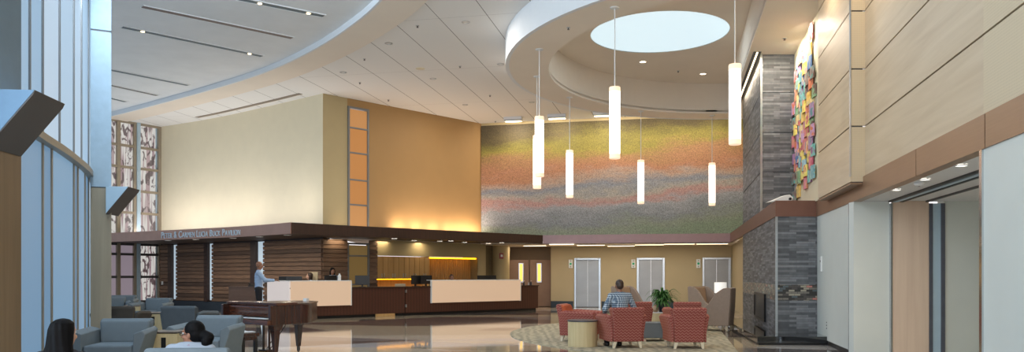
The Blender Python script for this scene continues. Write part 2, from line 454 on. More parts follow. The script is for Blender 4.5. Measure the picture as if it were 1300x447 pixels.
tag(cp.build('carpet', M['carpet']), 'round beige wave-patterned carpet inlaid under the red armchairs', 'carpet')

# ---- ceiling step curve (lobby: higher grey ceiling on the near left, tiled ceiling beyond)
STEP = catmull([(-18.6,33.2),(-15.96,31.5),(-13.1,29.3),(-9.9,26.7),(-7.6,24.6),(-5.65,22.35),(-4.07,20.1),(-2.9,18.0),(-1.7,15.0),(-.9,12.0),(-.4,8.0),(-.1,4.0),(0,-6)], 6)
def offset_line(P, d):
    out = []
    for i, p in enumerate(P):
        t = Vector((P[min(i+1,len(P)-1)][0]-P[max(i-1,0)][0], P[min(i+1,len(P)-1)][1]-P[max(i-1,0)][1])).normalized()
        out.append((p[0]-t.y*d, p[1]+t.x*d))
    return out
DC, DR, DRI = (7.0, 21.35), 7.08, 6.0
inner = circ(DC[0], DC[1], DRI, 2.03, ky=1.055)
outer_arc = circ(DC[0], DC[1], DR, 2.03, ky=1.03)
hole = circ(DC[0], DC[1], DR-.4, 2.3)
tile_outer = STEP + [(14, -6), (16, 38), (-20, 38)]
struct(MB().poly_holes(tile_outer, [hole], ZC, ZC+.2).build('ceiling', M['ceil_tile'], fix=False), 'white panelled ceiling with long joints over the reception', 'ceiling')
STEP_IN = offset_line(STEP, .95)      # towards the tiled side
border = MB()
bo = offset_line(STEP, .0)
border.loft([[(a[0],a[1],ZC-.035),(a[0],a[1],ZC+.02),(b_[0],b_[1],ZC+.02),(b_[0],b_[1],ZC-.035)] for a, b_ in zip(bo, STEP_IN)])
struct(border.build('trim_1', M['ceil_beige']), 'plain curved beige border edging the panelled ceiling', 'ceiling trim')
riser = MB().wallstrip(STEP[::-1], ZC-.035, ZUP+.2, .06)
struct(riser.build('trim_2', M['ceil_white']), 'curved pale blue step between the two ceilings', 'ceiling trim')
left_edge = [(-4.3,-6),(-5.0,4.0),(-6.3,10.0),(-8.2,15.3),(-12.3,23.6),(-17.4,33.6)]
struct(MB().poly_holes([STEP[-1]] + left_edge + STEP[:-1], [], ZUP, ZUP+.2).build('ceiling', M['ceil_up'], fix=False), 'higher smooth grey ceiling with long slot vents', 'ceiling')

# ---- drum: ring soffit, outer face, recess, skylight
def oriented(P):
    a = sum(P[i][0]*P[(i+1) % len(P)][1]-P[(i+1) % len(P)][0]*P[i][1] for i in range(len(P)))
    return P if a > 0 else P[::-1]
arc = outer_arc
if arc[0][1] > arc[-1][1]: arc = arc[::-1]          # from near to far
outline = [R(3.9, -6), R(2.03, -6)] + arc + [R(3.9, arc[-1][1]-.3)]
struct(MB().poly_holes(outline, [inner], ZD, ZD+.12).build('ceiling', M['ceil_beige'], fix=False), 'lower warm white ring ceiling around the round recess', 'ceiling')
edge_line = [R(2.03, -6)] + arc + [R(3.6, arc[-1][1]-.25)]
struct(MB().wallstrip(edge_line, ZD-.004, ZC+.02, .1).build('trim_3', M['ceil_white']), 'curved white outer face of the dropped ring ceiling', 'ceiling trim')
ir = inner + [inner[0]]
if ir[0][1] > ir[-2][1]: pass
rec = MB()
rec.loft([[(a[0],a[1],ZD+.06),(a[0],a[1],ZR+.1)] for a in ir], cap=False, closed=False)
struct(rec.build('wall_recess', M['ceil_beige'], smooth=False))
SKC, SKR = (4.1, 21.95), 1.9
sk = [(SKC[0]+SKR*math.cos(2*PI*k/96), SKC[1]+SKR*math.sin(2*PI*k/96)) for k in range(96)]
struct(MB().poly_holes(circ(DC[0], DC[1], DRI+.05, 2.08, ky=1.055), [sk], ZR, ZR+.12).build('ceiling', M['ceil_beige'], fix=False), 'warm white recessed ceiling around the round skylight', 'ceiling')
wdw = S('window_1', 'large round skylight glowing pale blue in the recessed ceiling', 'skylight')
MB().loft([[(x_, y_, ZR), (x_, y_, ZR+.03)] for x_, y_ in sk+[sk[0]]], cap=False, closed=False).build('frame', M['ceil_white'], wdw)
MB().prism(sk, ZR+.02, ZR+.05).build('pane', M['sky_disc'], wdw)

# ---- far walls
CNR = (-6.65, 27.7)
LEFTW = catmull([CNR, (-9.27,29.85), (-11.5,31.6), (-13.4,32.9), (-15.2,34.0)], 8)
# upper left face, slightly curved, above the canopy; and the same plane below it behind the boards
struct(MB().wallstrip(LEFTW, 2.9, ZC, -.25).build('wall_left_upper', M['wall_cream']))
Rw = [W(t) for t in (0, 5.35)]
# upper right face with a tall narrow window slot
tw0, tw1 = W_px(441), W_px(467.5)
struct(MB().wallstrip([W(0), W(tw0)], 2.9, ZC, .25).build('wall_corner_upper_unlit', M['wall_tan']))  # same face as the gold wall; tan colour paints its unlit tone
wr = MB()
for a, c in ((tw1, 5.35),):
    wr.wallstrip([W(a), W(c)], 2.9, ZC, .25)
wr.wallstrip([W(tw0), W(tw1)], 7.55, ZC, .25)
struct(wr.build('wall_right_face_upper', M['wall_gold']))
# recess reveal at mural side
# mural wall
ML = [(-1.30,33.2),(1.6,32.5),(5.0,31.75),(8.65,31.1),(9.9,30.85)]
struct(MB().wallstrip(ML, 2.8, ZC, .3).build('wall_back', M['wall_tan']))
mu = MB().wallstrip([(p[0]-.0, p[1]-.05) for p in ML[:-1]] + [(9.6, 30.86)], 3.04, 7.72, .04)
tag(mu.build('mural', M['mural']), 'large mosaic mural of green, rust, slate and mauve bands on back wall', 'mural')
# bulkhead under the mural
t = S('trim_4', 'dusky mauve metal band running beneath the mosaic mural', 'fascia')
segs = [(-1.3,33.0),(1.6,32.3),(5.0,31.55),(8.65,30.9)]
MB().wallstrip(segs, ZF0, ZF1, .45).build('band', mat('mauve_bronze_metal', (146, 120, 122), .45, .3, .04), t)

# elevator wall
EL = [(1.75, 35.45), (9.9, 33.9)]
def E(s):   # along the elevator wall, s in metres from its left end
    d = Vector((EL[1][0]-EL[0][0], EL[1][1]-EL[0][1])).normalized(); return (EL[0][0]+d.x*s, EL[0][1]+d.y*s)
EANG = math.atan2(EL[1][1]-EL[0][1], EL[1][0]-EL[0][0])
struct(MB().wallstrip([R(2.55, 25.4), R(2.55, 35.0)], 0, ZF0+.05, -.2).build('wall_right_far', M['wall_elev']))
struct(MB().wallstrip([R(3.0, 25.4), R(3.0, 33.0)], ZF1-.1, ZC, -.2).build('wall_right_far_upper', M['wall_cream']))
def E_px(px):
    lo, hi = -1, 12
    for _ in range(40):
        m_ = (lo+hi)/2; p = E(m_)
        if 650+1000*p[0]/p[1] < px: lo = m_
        else: hi = m_
    return lo
doors = []
for px0, px1 in ((729.5,762),(809,843.5),(892.5,927.5)):
    doors.append((E_px(px0), E_px(px1)))
cuts = [0]+[v for d in doors for v in d]+[8.3]
ew = MB()
for i in range(0, len(cuts), 2): ew.wallstrip([E(cuts[i]), E(cuts[i+1])], 0, ZF0+.02, .3)
for a, c in doors: ew.wallstrip([E(a), E(c)], 2.16, ZF0+.02, .3)
struct(ew.build('wall_elevators', M['wall_elev']))
bb = MB()
for i in range(0, len(cuts), 2): bb.wallstrip([E(cuts[i]+.06 if i else 0), E(cuts[i+1]-.06)], 0, .27, -.015)
struct(bb.build('baseboard_back', M['navy']))
for k, (a, c) in enumerate(doors):
    w = c-a
    ev = S('door_%d' % (k+1), ['stainless steel lift doors behind the plaid-shirted man', 'stainless steel lift doors behind the fern', 'stainless steel lift doors behind the white lamp'][k], 'elevator door')
    p = E(a); ev.location = (p[0], p[1], 0); ev.rotation_euler = (0, 0, EANG)
    fr_ = MB().box(-.02, .07, -.03, .2, 0, 2.2).box(w-.07, w+.02, -.03, .2, 0, 2.2).box(.07, w-.07, -.03, .2, 2.11, 2.2)
    fr_.build('frame', M['steel'], ev, bevel=.008)
    for h_ in (0, 1):
        x0 = .07+h_*(w-.14)/2
        MB().box(x0+.004, x0+(w-.14)/2-.004, .1, .14, .01, 2.11).build('door_leaf', M['steel_d'], ev, bevel=.004)
    MB().box(.07, w-.07, .02, .16, 0, .02).build('threshold', M['metal_dark'], ev)
for k, px in enumerate((724.5, 804, 886.5)):
    s_ = E_px(px); p = E(s_)
    t = T('elevator_indicator', ['lift indicator plate on wall, nearest the brown double doors', 'lift indicator plate on wall left of the middle lift', 'lift indicator plate on wall left of the lift by the lamp'][k], 'lift indicator', (p[0], p[1]-.02, 1.75), EANG, 'lift indicator plates')
    MB().box(-.09, .09, -.03, .0, 0, .38).build('plate', M['white'], t, bevel=.01)
    MB().cyl(0, 0, 0, .012, .05, n=20).add([], []).build('lamp', emat('green_indicator_%d' % k, (20, 120, 80), .8), t).matrix_local = Matrix.Translation((0, -.03, .19)) @ Matrix.Rotation(PI/2, 4, 'X')
    MB().box(-.02, .02, -.036, -.03, .3, .33).build('up_arrow', M['black'], t)
    MB().box(-.02, .02, -.036, -.03, .05, .08).build('down_arrow', M['black'], t)

# elevator lobby soffit + reception soffit: one slab under canopy level
struct(MB().prism([(-1.3,32.6),(1.6,32.35),(5.0,31.6),(8.65,30.95),(12,30.4),(12,37),(-1.3,37.5)], ZF0, ZF0+.1).build('ceiling', M['ceil_beige']), 'low ceiling over the lift lobby', 'ceiling')
# linear lights over the lifts
for k, (a, c, d) in enumerate([(664,694,.9),(697,729,.35),(732,768,.7),(771,806,.9),(806,843,.35),(843,882,.55),(884,924,.2)]):
    # position just behind the band
    py = [311.5,309.8,310.8,311.8,310.2,309.2,309.0][k]
    Yk = (ZF0-.02-EYE)*1000/(HOR-py)
    xa, xb = at(a, Yk)[0], at(c, Yk)[0]
    t = T('linear_ceiling_light', 'thin warm linear light in lift lobby ceiling, ' + ['farthest toward the reception', 'above the gap beside the brown double doors', 'above the first lift', 'between the first and middle lifts', 'above the middle lift', 'between the middle lift and the lamp', 'above the lift behind the lamp'][k], 'ceiling light', ((xa+xb)/2, Yk, ZF0-.05), -.2, 'linear lights over the lifts')
    w = (xb-xa)/2
    MB().box(-w, w, -.06, .06, .01, .05).build('housing', M['white'], t)
    MB().box(-w+.02, w-.02, -.05, .05, -.005, .012).build('diffuser', M['lamp_warm'], t)

# corridor walls behind the reception, double doors, pillar
struct(MB().wallstrip([(-2.0, 36.9), (1.9, 36.2)], 0, 2.75, .2).build('wall_back_corridor', mat('brown_wall_vinyl', (128, 106, 82), .6, noise=.03)))
struct(MB().wallstrip([(1.75, 35.45), (1.9, 36.4)], 0, 2.75, -.15).build('wall_lift_end', M['wall_elev']))
def slab_between(pxa, pxb, Y, z0, z1, th=.1):
    return MB().wallstrip([at(pxa, Y), at(pxb, Y)], z0, z1, th)
dd = S('door_4', 'brown double doors with narrow lit glass slots', 'double door')
mdoor = mat('mauve_brown_door', (142, 112, 92), .5, noise=.04)
for a, c, sl in ((646, 671.5, 661.5), (672.5, 699, 684.5)):
    Yd = 35.9
    leaf = slab_between(a, c, Yd, .02, 2.13, .05).build('door_leaf', mdoor, dd)
    slab_between(sl-3, sl+3, Yd-.02, 1.1, 1.98, .02).build('slot_frame', M['steel'], leaf)
    slab_between(sl-1.8, sl+1.8, Yd-.035, 1.16, 1.94, .02).build('glass_slot', M['door_slot'], leaf)
    slab_between(sl-.2+(9.5 if a < 650 else -10), sl+.6+(9.5 if a < 650 else -10), Yd-.05, .95, 1.1, .03).build('handle', M['steel'], leaf)
p0 = at(636, 34.6)
struct(MB().cyl(p0[0], p0[1], 0, ZF0, .38, n=32).build('column', M['wall_tan'], smooth=False), 'round tan pillar behind the reception desk end', 'column')
t = T('fire_alarm', 'small red fire alarm strobe on the tan pillar', 'fire alarm', (at(636.5, 34.2)[0], 34.19, 2.15))
MB().box(-.09, .09, -.05, .03, 0, .24).build('housing', mat('alarm_red', (150, 30, 26), .4), t, bevel=.01)
MB().box(-.03, .06, -.075, -.05, .08, .18).build('strobe', M['white'], t)

# ---- reception back wall (right face below the canopy)
rw = MB()
tA, tB, tC, tD = W_px(409.5), W_px(440), W_px(468), W_px(478)
t545, t606, t612 = W_px(545), W_px(606), W_px(612)
rw.wallstrip([W(tB), W(tC)], 0, .6, .2)
struct(MB().wallstrip([W(tD), W(t545)], 2.17, 2.75, .25).wallstrip([W(t545), W(t606)], 2.17, 2.75, .25).wallstrip([W(t606), W(t612+.15)], 0, 2.75, .9).wallstrip([W(t545, -.02), W(t606, -.02)], 0, 1.02, .2).build('wall_reception', M['wall_tan']))
struct(MB().wallstrip([W(t612+.15, -.6), W(t612+1.4, -.6)], 0, 2.75, .2).build('wall_corridor', mat('dark_olive_wall', (112, 100, 74), .7)))
# dark board cladding either side of the tall window
def boards(name, P, z0, z1, th, parent=None, sign=-1, mm=None):
    mb = MB(); z_ = z0
    while z_ < z1-.02:
        mb.wallstrip(P, z_, min(z_+.128, z1), th); z_ += .155
    mb.wallstrip(P, z0, z1, th*.2)
    return mb.build(name, mm or M['slat'], parent)
t = T('board_cladding', 'dark horizontal board cladding wrapping the wall corner behind the reception', 'wall cladding')
boards('board_panel', [W(-.02), W(tB)], .05, 2.72, -.07, t)
boards('board_panel', [W(tC), W(tD)], .05, 2.72, -.07, t)
# tall narrow window (runs through above the canopy)
def frame_grid(name, label, pa, pb, z0, z1, zs, glass, fm, w=.07, dep=.12, kind='window'):
    wd = S(name, label, 'window')
    d = Vector((pb[0]-pa[0], pb[1]-pa[1])); Lh = d.length; an = math.atan2(d.y, d.x)
    wd.location = (pa[0], pa[1], 0); wd.rotation_euler = (0, 0, an)
    fr_ = MB().box(0, w, -dep/2, dep/2, z0, z1).box(Lh-w, Lh, -dep/2, dep/2, z0, z1).box(w, Lh-w, -dep/2, dep/2, z0, z0+w).box(w, Lh-w, -dep/2, dep/2, z1-w, z1)
    for z_ in zs: fr_.box(w, Lh-w, -dep/2+.01, dep/2-.01, z_-w*.4, z_+w*.4)
    fr_.build('window_frame', fm, wd)
    zz = [z0+w] + list(zs) + [z1-w]
    for i in range(len(zz)-1):
        MB().box(w*.8, Lh-w*.8, -.01, .01, zz[i]+w*.3, zz[i+1]-w*.3).build('pane', glass, wd)
    return wd
Ym = W((tB+tC)/2)[1]
frame_grid('window_2', 'tall narrow amber-lit window above the canopy', W(tw0), W(tw1), 2.9, 7.55, [pz(v, Ym) for v in (163.5, 195, 229, 260.5)], M['warm_glass'], M['mullion'])
frame_grid('window_3', 'narrow tan glazed panel beside the reception cabinets', W(tB), W(tC), .3, 2.62, [pz(325, Ym), 1.1], emat('dim_tan_glass', (150, 122, 72), .35, base=(120,100,66)), M['mullion'])

# cabinets
n_d = 5
td = [tD+.02+(t545-tD-.02)*k/n_d for k in range(n_d+1)]
for k in range(n_d):
    lowlit = k in (0, 1)
    t = T('tall_cabinet', 'honey wood wall cabinet, ' + ['beside the dark boards, above the lit counter', 'second from the dark boards, above the lit counter', 'third from the dark boards', 'fourth from the dark boards', 'next to the amber-lit niche'][k], 'cabinet', (*W(td[k]), 0), math.atan2(1.03, 1), 'honey wood cabinets behind the reception')
    w = (td[k+1]-td[k])*math.hypot(1, 1.03)
    MB().box(0, w, .02, .5, 1.3, 2.15).build('body', M['cab'], t)
    for h_ in (0, 1):
        dr = MB().box(.012+h_*w/2, w/2-.006+h_*w/2, -.012, .018, 1.31, 2.14).build('door', M['cab'], t, bevel=.004)
        hx = w/2-.05 if h_ == 0 else w/2+.05
        MB().box(hx-.008, hx+.008, -.045, -.012, 1.36, 1.5).build('handle', M['steel'], dr)
    MB().box(0, w, -.03, .5, 0, .92).build('base_cabinet', M['cab'], t)
    MB().box(0, w, .42, .5, .92, 1.3).build('backsplash', M['cab'], t)
    MB().box(.02, w-.02, .04, .1, 1.27, 1.295).build('under_light', M['lamp_amber'], t)
t = T('amber_lit_niche', 'tan slatted niche with an amber light strip across its top', 'niche', (*W(t545), 0), math.atan2(1.03, 1))
w = (t606-t545)*math.hypot(1, 1.03)
MB().box(0, w, .45, .5, .95, 2.17).build('back_panel', M['cab'], t)
mbn = MB()
for k in range(34): mbn.box(.03+k*w/34, .03+k*w/34+w/60, .42, .45, .95, 2.1)
mbn.build('slats', M['cab'], t)
MB().box(-.04, 0, .0, .5, .95, 2.17).build('side_panel', M['light_wood'], t); MB().box(w, w+.04, 0, .5, .95, 2.17).build('side_panel', M['light_wood'], t)
MB().box(0, w, .0, .5, .9, .95).build('counter_shelf', M['light_wood'], t)
MB().box(.02, w-.02, .06, .12, 2.1, 2.15).build('light_strip', M['lamp_amber'], t)

# ---- canopy (dark bronze) with curved left edge
FL = catmull([(-19.0,32.2),(-17.5,31.55),(-15.5,30.6),(-12.99,29.05),(-10.8,27.67),(-8.79,26.25),(-6.86,24.5)], 8)
FR = [(-6.86,24.5),(-5.47,26.0),(-1.21,30.05),(1.66,32.8)]
can = S('canopy', 'deep dark bronze canopy with lettering over the reception', 'canopy')
MB().prism(FL + FR[1:] + [(1.5, 33.6), (-2.0, 33.2), W(5), W(.02, -.05)] + [LEFTW[i] for i in range(2, len(LEFTW), 4)] + [(-17.4, 33.6)], ZF0+.03, ZF1-.03).build('slab', mat('dark_soffit', (70, 54, 46), .6, noise=.03), can)
MB().wallstrip(FL, ZF0, ZF1, -.03).build('fascia_left', M['fascia_dark'], can)
MB().wallstrip(FR, ZF0, ZF1, -.03).build('fascia_right', M['walnut'], can)
# underside over the desks
struct(MB().prism([W(.1, .02), W(5.6, .02), (-.6, 33.6), (-.6, 37), (-6, 37)], ZF0+.02, ZF0+.12).build('ceiling', M['ceil_beige']), 'low ceiling behind the canopy', 'ceiling')
# lettering on the curved fascia
def letters():
    txt = 'PETER & CARMEN LUCIA BUCK PAVILION'
    pa = hit_px(FL, 206.5)[0]; pb = hit_px(FL, 307)[0]
    cum = [0]
    for a, c in zip(FL, FL[1:]): cum.append(cum[-1]+math.hypot(c[0]-a[0], c[1]-a[1]))
    def s_of(p): 
        i = min(range(len(FL)-1), key=lambda i: (Vector(p)-(Vector(FL[i])+Vector(FL[i+1]))/2).length)
        return cum[i] + (Vector(p)-Vector(FL[i])).length
    def pos(s):
        i = 0
        while i < len(FL)-2 and cum[i+1] < s: i += 1
        a, c = Vector(FL[i]), Vector(FL[i+1]); d = (c-a).normalized()
        return a + d*(s-cum[i]), d
    s0, s1 = s_of(pa), s_of(pb)
    glyphs = []; x = 0; lm = mat('letter_metal', (222, 234, 244), .5, noise=.01)
    dg = bpy.context.evaluated_depsgraph_get()
    prev_space = True
    for ch in txt:
        if ch == ' ': x += .10; prev_space = True; continue
        size = .30 if prev_space else .235
        prev_space = False
        cu = bpy.data.curves.new('g', 'FONT'); cu.body = ch; cu.size = size; cu.extrude = .012
        ob = bpy.data.objects.new('g', cu); COL.objects.link(ob)
        bpy.context.view_layer.update()
        me = bpy.data.meshes.new_from_object(ob.evaluated_get(bpy.context.evaluated_depsgraph_get()))
        xs = [v.co.x for v in me.vertices]
        glyphs.append((ch, me, x-min(xs))); x += (max(xs)-min(xs))+.035
        bpy.data.objects.remove(ob); bpy.data.curves.remove(cu)
    k = (s1-s0)/x
    t = T('sign_lettering', 'raised pale grey capital lettering along the curved bronze canopy edge', 'sign', (*pos((s0+s1)/2)[0], ZF0+.04))
    o0 = t.location
    for ch, me, xo in glyphs:
        for v in me.vertices:
            p, d = pos(s0+(v.co.x+xo)*k)
            n = Vector((d.y, -d.x))
            q = p + n*(.045+v.co.z)
            v.co = (q.x-o0.x, q.y-o0.y, v.co.y*1.12+.02)
        me.materials.clear(); me.materials.append(lm)
        o = bpy.data.objects.new('letter', me); COL.objects.link(o); o.parent = t
letters()

# ---- left face below canopy: boards with bright slot windows and dark posts
def Lp(px): return hit_px(LEFTW, px)[0]
def Lseg(pa, pb):
    """polyline of the left wall between two image columns (travelling right to left)"""
    pts = [hit_px(LEFTW, pb)[0]]
    for p in LEFTW:
        c = 650+1000*p[0]/p[1]
        if pa < c < pb: pts.append(p)
    pts.append(hit_px(LEFTW, pa)[0]); return pts
names = ['by the glazed corner', 'between the first and second bright slots', 'between the second and third bright slots', 'behind the standing man']
for k, (a, c) in enumerate(((204,217),(225.2,263),(270.8,322),(336,409))):
    t = T('board_cladding', 'dark walnut horizontal board wall panel ' + names[k], 'wall cladding', (0,0,0), 0, 'board wall panels')
    P_ = Lseg(a, c)
    if k == 3: P_[0] = CNR
    boards('board_panel', P_, .38, 2.72, .08, t)
struct(MB().wallstrip(LEFTW, 0, 2.9, -.3).build('wall_left_lower', M['walnut']))
struct(MB().wallstrip([p for p in LEFTW], 0, .36, .1).build('baseboard_left', M['navy']))
for k, (a, c) in enumerate(((217,221.3),(263,267.2),(322,328.4))):
    t = tag(MB().wallstrip(Lseg(a, c), .36, 2.72, .16).build('wall_post', M['walnut']), 'dark wooden post at ' + ['the bright slot nearest the birch window', 'the middle bright slot', 'the bright slot behind the standing man'][k], 'post', 'dark posts in the board wall')
for k, (a, c) in enumerate(((221.5,225),(267.4,270.6),(328.6,335.8))):
    o = S('window_%d' % (4+k), 'narrow bright slot window in the board wall, ' + ['nearest the birch window', 'middle one', 'behind the standing man'][k], 'window')
    MB().wallstrip(Lseg(a, c), .42, 2.72, .03).build('pane', M['daylight_slot'], o)
t = T('light_switch', 'small white switch plate on the dark boards by the birch window', 'switch', (*Lp(207.6), 1.1))
MB().box(-.04, .04, -.13, -.1, -.07, .07).build('plate', M['white'], t, bevel=.004)
MB().box(-.012, .012, -.145, -.13, -.03, .03).build('rocker', M['white'], t)

# ---- birch-patterned glazed wall at far left
C0 = Vector((-15.2, 34.0)); gd = Vector((-1.0, -1.6)).normalized()
def G_px(px):
    lo, hi = 0, 4
    for _ in range(40):
        m_ = (lo+hi)/2; p = C0+gd*m_
        if 650+1000*p.x/p.y > px: lo = m_
        else: hi = m_
    return lo
m, nt, b = new_mat('birch_print_glass'); N, L = nt.nodes, nt.links
co, x, y, z = coords(nt)
# pale pinkish daylit ground with birch trunks and dark bark flecks
ug = math_node(nt, 'MULTIPLY', math_node(nt, 'ADD', x, 0), 1.0)
n1 = N.new('ShaderNodeTexNoise'); n1.inputs['Scale'].default_value = 1.0; n1.inputs['Detail'].default_value = 2
mp = N.new('ShaderNodeMapping'); mp.inputs['Scale'].default_value = (5.0, 5.0, .22); L.new(co, mp.inputs['Vector']); L.new(mp.outputs[0], n1.inputs['Vector'])
trunk = ramp(nt, n1.outputs['Fac'], [(0, (150, 124, 128)), (.42, (166, 142, 144)), (.46, (212, 210, 204)), (.56, (206, 204, 200)), (.60, (150, 124, 130))])
n2 = N.new('ShaderNodeTexNoise'); n2.inputs['Scale'].default_value = 2.3; n2.inputs['Detail'].default_value = 3; n2.inputs['Distortion'].default_value = 1.0
mp2 = N.new('ShaderNodeMapping'); mp2.inputs['Scale'].default_value = (2.0, 2.0, 1.0); L.new(co, mp2.inputs['Vector']); L.new(mp2.outputs[0], n2.inputs['Vector'])
fleck = ramp(nt, n2.outputs['Fac'], [(.54, (255, 255, 255)), (.58, (110, 92, 98))])
mx = N.new('ShaderNodeMix'); mx.data_type = 'RGBA'; mx.blend_type = 'MULTIPLY'; mx.inputs[0].default_value = 1
L.new(trunk, mx.inputs[6]); L.new(fleck, mx.inputs[7])
b.inputs['Base Color'].default_value = (.12, .12, .12, 1); L.new(mx.outputs[2], b.inputs['Emission Color']); b.inputs['Emission Strength'].default_value = .85
b.inputs['Roughness'].default_value = .4
M['birch'] = m
m2 = emat('pale_pink_daylight_glass', (214, 204, 204), .6, base=(160,150,150)); M['pink'] = m2
M['peach'] = emat('peach_reflecting_glass', (196, 176, 158), .55, base=(150,140,130))
M['dusky'] = emat('dusky_pink_glass', (160, 146, 158), .55, base=(120,112,118))
wd = S('window_7', 'tall gridded glass wall printed with birch trunks', 'window')
def gb(s0_, s1_, z0, z1, d0, d1, mb=None):
    mb = mb or MB()
    a = C0+gd*s0_; c = C0+gd*s1_; n = Vector((-gd.y, gd.x))   # points into the lobby?
    n = -n if n.dot(Vector((1, -1))) < 0 else n
    A, B, C_, D = a+n*d0, c+n*d0, c+n*d1, a+n*d1
    mb.prism([(A.x,A.y),(B.x,B.y),(C_.x,C_.y),(D.x,D.y)], z0, z1); return mb
zl = [ZC-.02, pz(186, 33), pz(213, 33), pz(242, 33), pz(270, 33), 3.08]
zlow = [2.74, pz(322.5, 33), pz(351, 33), .35]
sc = [0, G_px(197), G_px(175.5), G_px(168.5), G_px(151.5), G_px(147)]
frm = MB()
for a, c in ((sc[0], sc[1]*.55), (sc[2], sc[3]), (sc[4], sc[5]), (3.3, 3.6)): gb(a, c, 0, ZC, -.06, .1, frm)
frm.build('window_frame', M['mullion_tan'], wd)
fin = MB(); gb(sc[1]*.5, sc[1], 0, ZC, -.1, -.02, fin); gb(sc[2]-.02, sc[2]+.13, 0, ZC, .1, .14, fin)
fin.build('mullion_fin', M['metal_blue'], wd)
for z_ in zl+zlow: gb(0, 3.6, z_-.07, z_+.03, -.05, .09).build('transom', M['mullion_tan'] if z_ > 3 else M['metal_dark'], wd)
for col, (a, c) in enumerate(((sc[1]*.9, sc[2]), (sc[3], sc[4]), (sc[5], 3.3))):
    for row in range(len(zl)-1):
        gb(a, c, zl[row+1], zl[row], -.03, -.01).build('pane', M['birch'], wd)
    for row in range(3):
        gb(a, c, zlow[row+1], zlow[row], -.03, -.01).build('pane', M['birch'] if col == 0 else M['dusky'], wd)
struct(gb(0, 3.6, 0, .36, -.1, .12).build('baseboard_glazing', M['metal_dark']))

# ---- curved curtain wall on the left
CW = catmull([(-4.1,-8.0),(-4.5,-2.0),(-5.05,4.0),(-5.75,7.6),(-6.42,10.0),(-6.92,11.5),(-7.27,12.6),(-7.70,13.8),(-8.12,14.9),(-8.66,16.1),(-9.45,17.7),(-12.5,23.6),(-16.6,31.6)], 6)
TZ = 3.5
mull = [20, 36.5, 53, 74.5, 92.7, 102.5, 111.5, 115.5]
lowm = [20, 53, 64.5, 92.7, 97.8, 107, 111.5, 115.5]
def seg_px(pa, pb):
    pts = [hit_px(CW, pa)[0]] if pa is not None else [CW[0]]
    for p in CW:
        c = 650+1000*p[0]/p[1]
        if (pa is None or c > pa) and (pb is None or c < pb): pts.append(p)
    pts.append(hit_px(CW, pb)[0] if pb is not None else CW[-1])
    return pts
wd = S('window_8', 'tall curved curtain wall of pale blue daylit glass', 'window')
tones_u = [(104,132,152),(150,186,216),(146,184,216),(190,214,236),(176,206,232),(186,212,236),(172,202,228),(150,184,212),(170,196,220)]
tones_l = [(96,134,164),(124,166,202),(112,156,194),(132,176,212),(104,144,180),(140,178,212),(120,160,196),(150,184,214),(170,196,220)]
eds = [None]+mull+[None]; edl = [None]+lowm+[None]
for i in range(len(eds)-1):
    MB().wallstrip(seg_px(eds[i], eds[i+1]), TZ, 8.1, .03).build('pane', emat('daylit_shade_upper_%d' % i, tones_u[i], .72, base=(110,120,130)), wd)
for i in range(len(edl)-1):
    MB().wallstrip(seg_px(edl[i], edl[i+1]), .12, TZ, .03).build('pane', emat('daylit_glass_lower_%d' % i, tones_l[i], .62, base=(90,100,110)), wd)
for lst, z0, z1, mm in ((mull, TZ, 8.1, M['mullion']), (lowm, .12, TZ, M['mullion_tan'])):
    for px in lst:
        p, d = hit_px(CW, px); n = Vector((d.y, -d.x)); p = Vector(p)
        q = [p-d*.025-n*.03, p+d*.025-n*.03, p+d*.025+n*.025, p-d*.025+n*.025]
        MB().prism([(v.x, v.y) for v in q], z0, z1).build('mullion', mm, wd)
MB().wallstrip(CW, TZ-.10, TZ+.01, -.12).build('transom', M['mullion_tan'], wd)
MB().wallstrip(CW, 0, .12, -.12).build('sill', M['mullion_tan'], wd)
struct(MB().wallstrip([CW[-1], (-17.6, 31.4)], 0, 12.2, .2).build('wall_left_end', M['ceil_white']))

# ---- two lobby columns with bracket lights
def column(cx, cy, ang, lab, w, wm=None, um=None):
    t = S('column', lab, 'column'); t.location = (cx, cy, 0); t.rotation_euler = (0, 0, ang)
    MB().box(-w, w, -w, w, 0, 3.18).build('wood_cladding', wm or M['column_wood'], t, bevel=.006)
    MB().box(-w, w, -w, w, 3.2, 6.3).box(-w, w, -w, w, 6.33, 7.94).build('metal_cladding', um or M['metal_blue'], t, bevel=.006)
    MB().box(-w+.02, w-.02, -w+.02, w-.02, 3.1, 7.94).build('core', M['metal_dark'], t)
    return t
def sconce(x, y, ang, lab, mm=None):
    t = T('wedge_sconce', lab, 'wall light', (x, y, 3.2), ang, 'wedge sconces on the columns')
    MB().prism([(0, 0), (.42, 0), (.40, -.03), (.0, -.53)], -.31, .31, 'y').build('body', mm or M['metal_blue'], t)
    MB().prism([(.425, .0), (.405, -.045), (.0, -.545), (0, -.53), (.40, -.03), (.42, 0)], -.305, .305, 'y').build('front_panel', M['metal_dark'], t)
    MB().box(.04, .38, -.27, .27, 0, .006).build('lens', emat('sconce_lens_'+str(int(y)), (220, 230, 240), .8), t)
    return t
c1 = column(-5.28, 7.72, .10, 'near wood-clad column at the picture edge beside the glazing', .3, wood_mat('column_oak_dark', (118, 98, 72), (136, 114, 86), .5, 'z', scale=.4), mat('blue_grey_metal_near', (92, 118, 136), .5, .1))
c2 = column(-8.27, 15.85, .48, 'wood-clad column with pale metal upper part by the birch window', .185, None, mat('pale_blue_metal', (152, 174, 190), .5, .1))
sconce(-4.97, 7.72, .10, 'grey metal wedge sconce on the near column', mat('sconce_blue_metal', (104, 138, 168), .5, .1))
sconce(-8.07, 15.9, .10, 'pale metal wedge sconce on the column by the birch window')

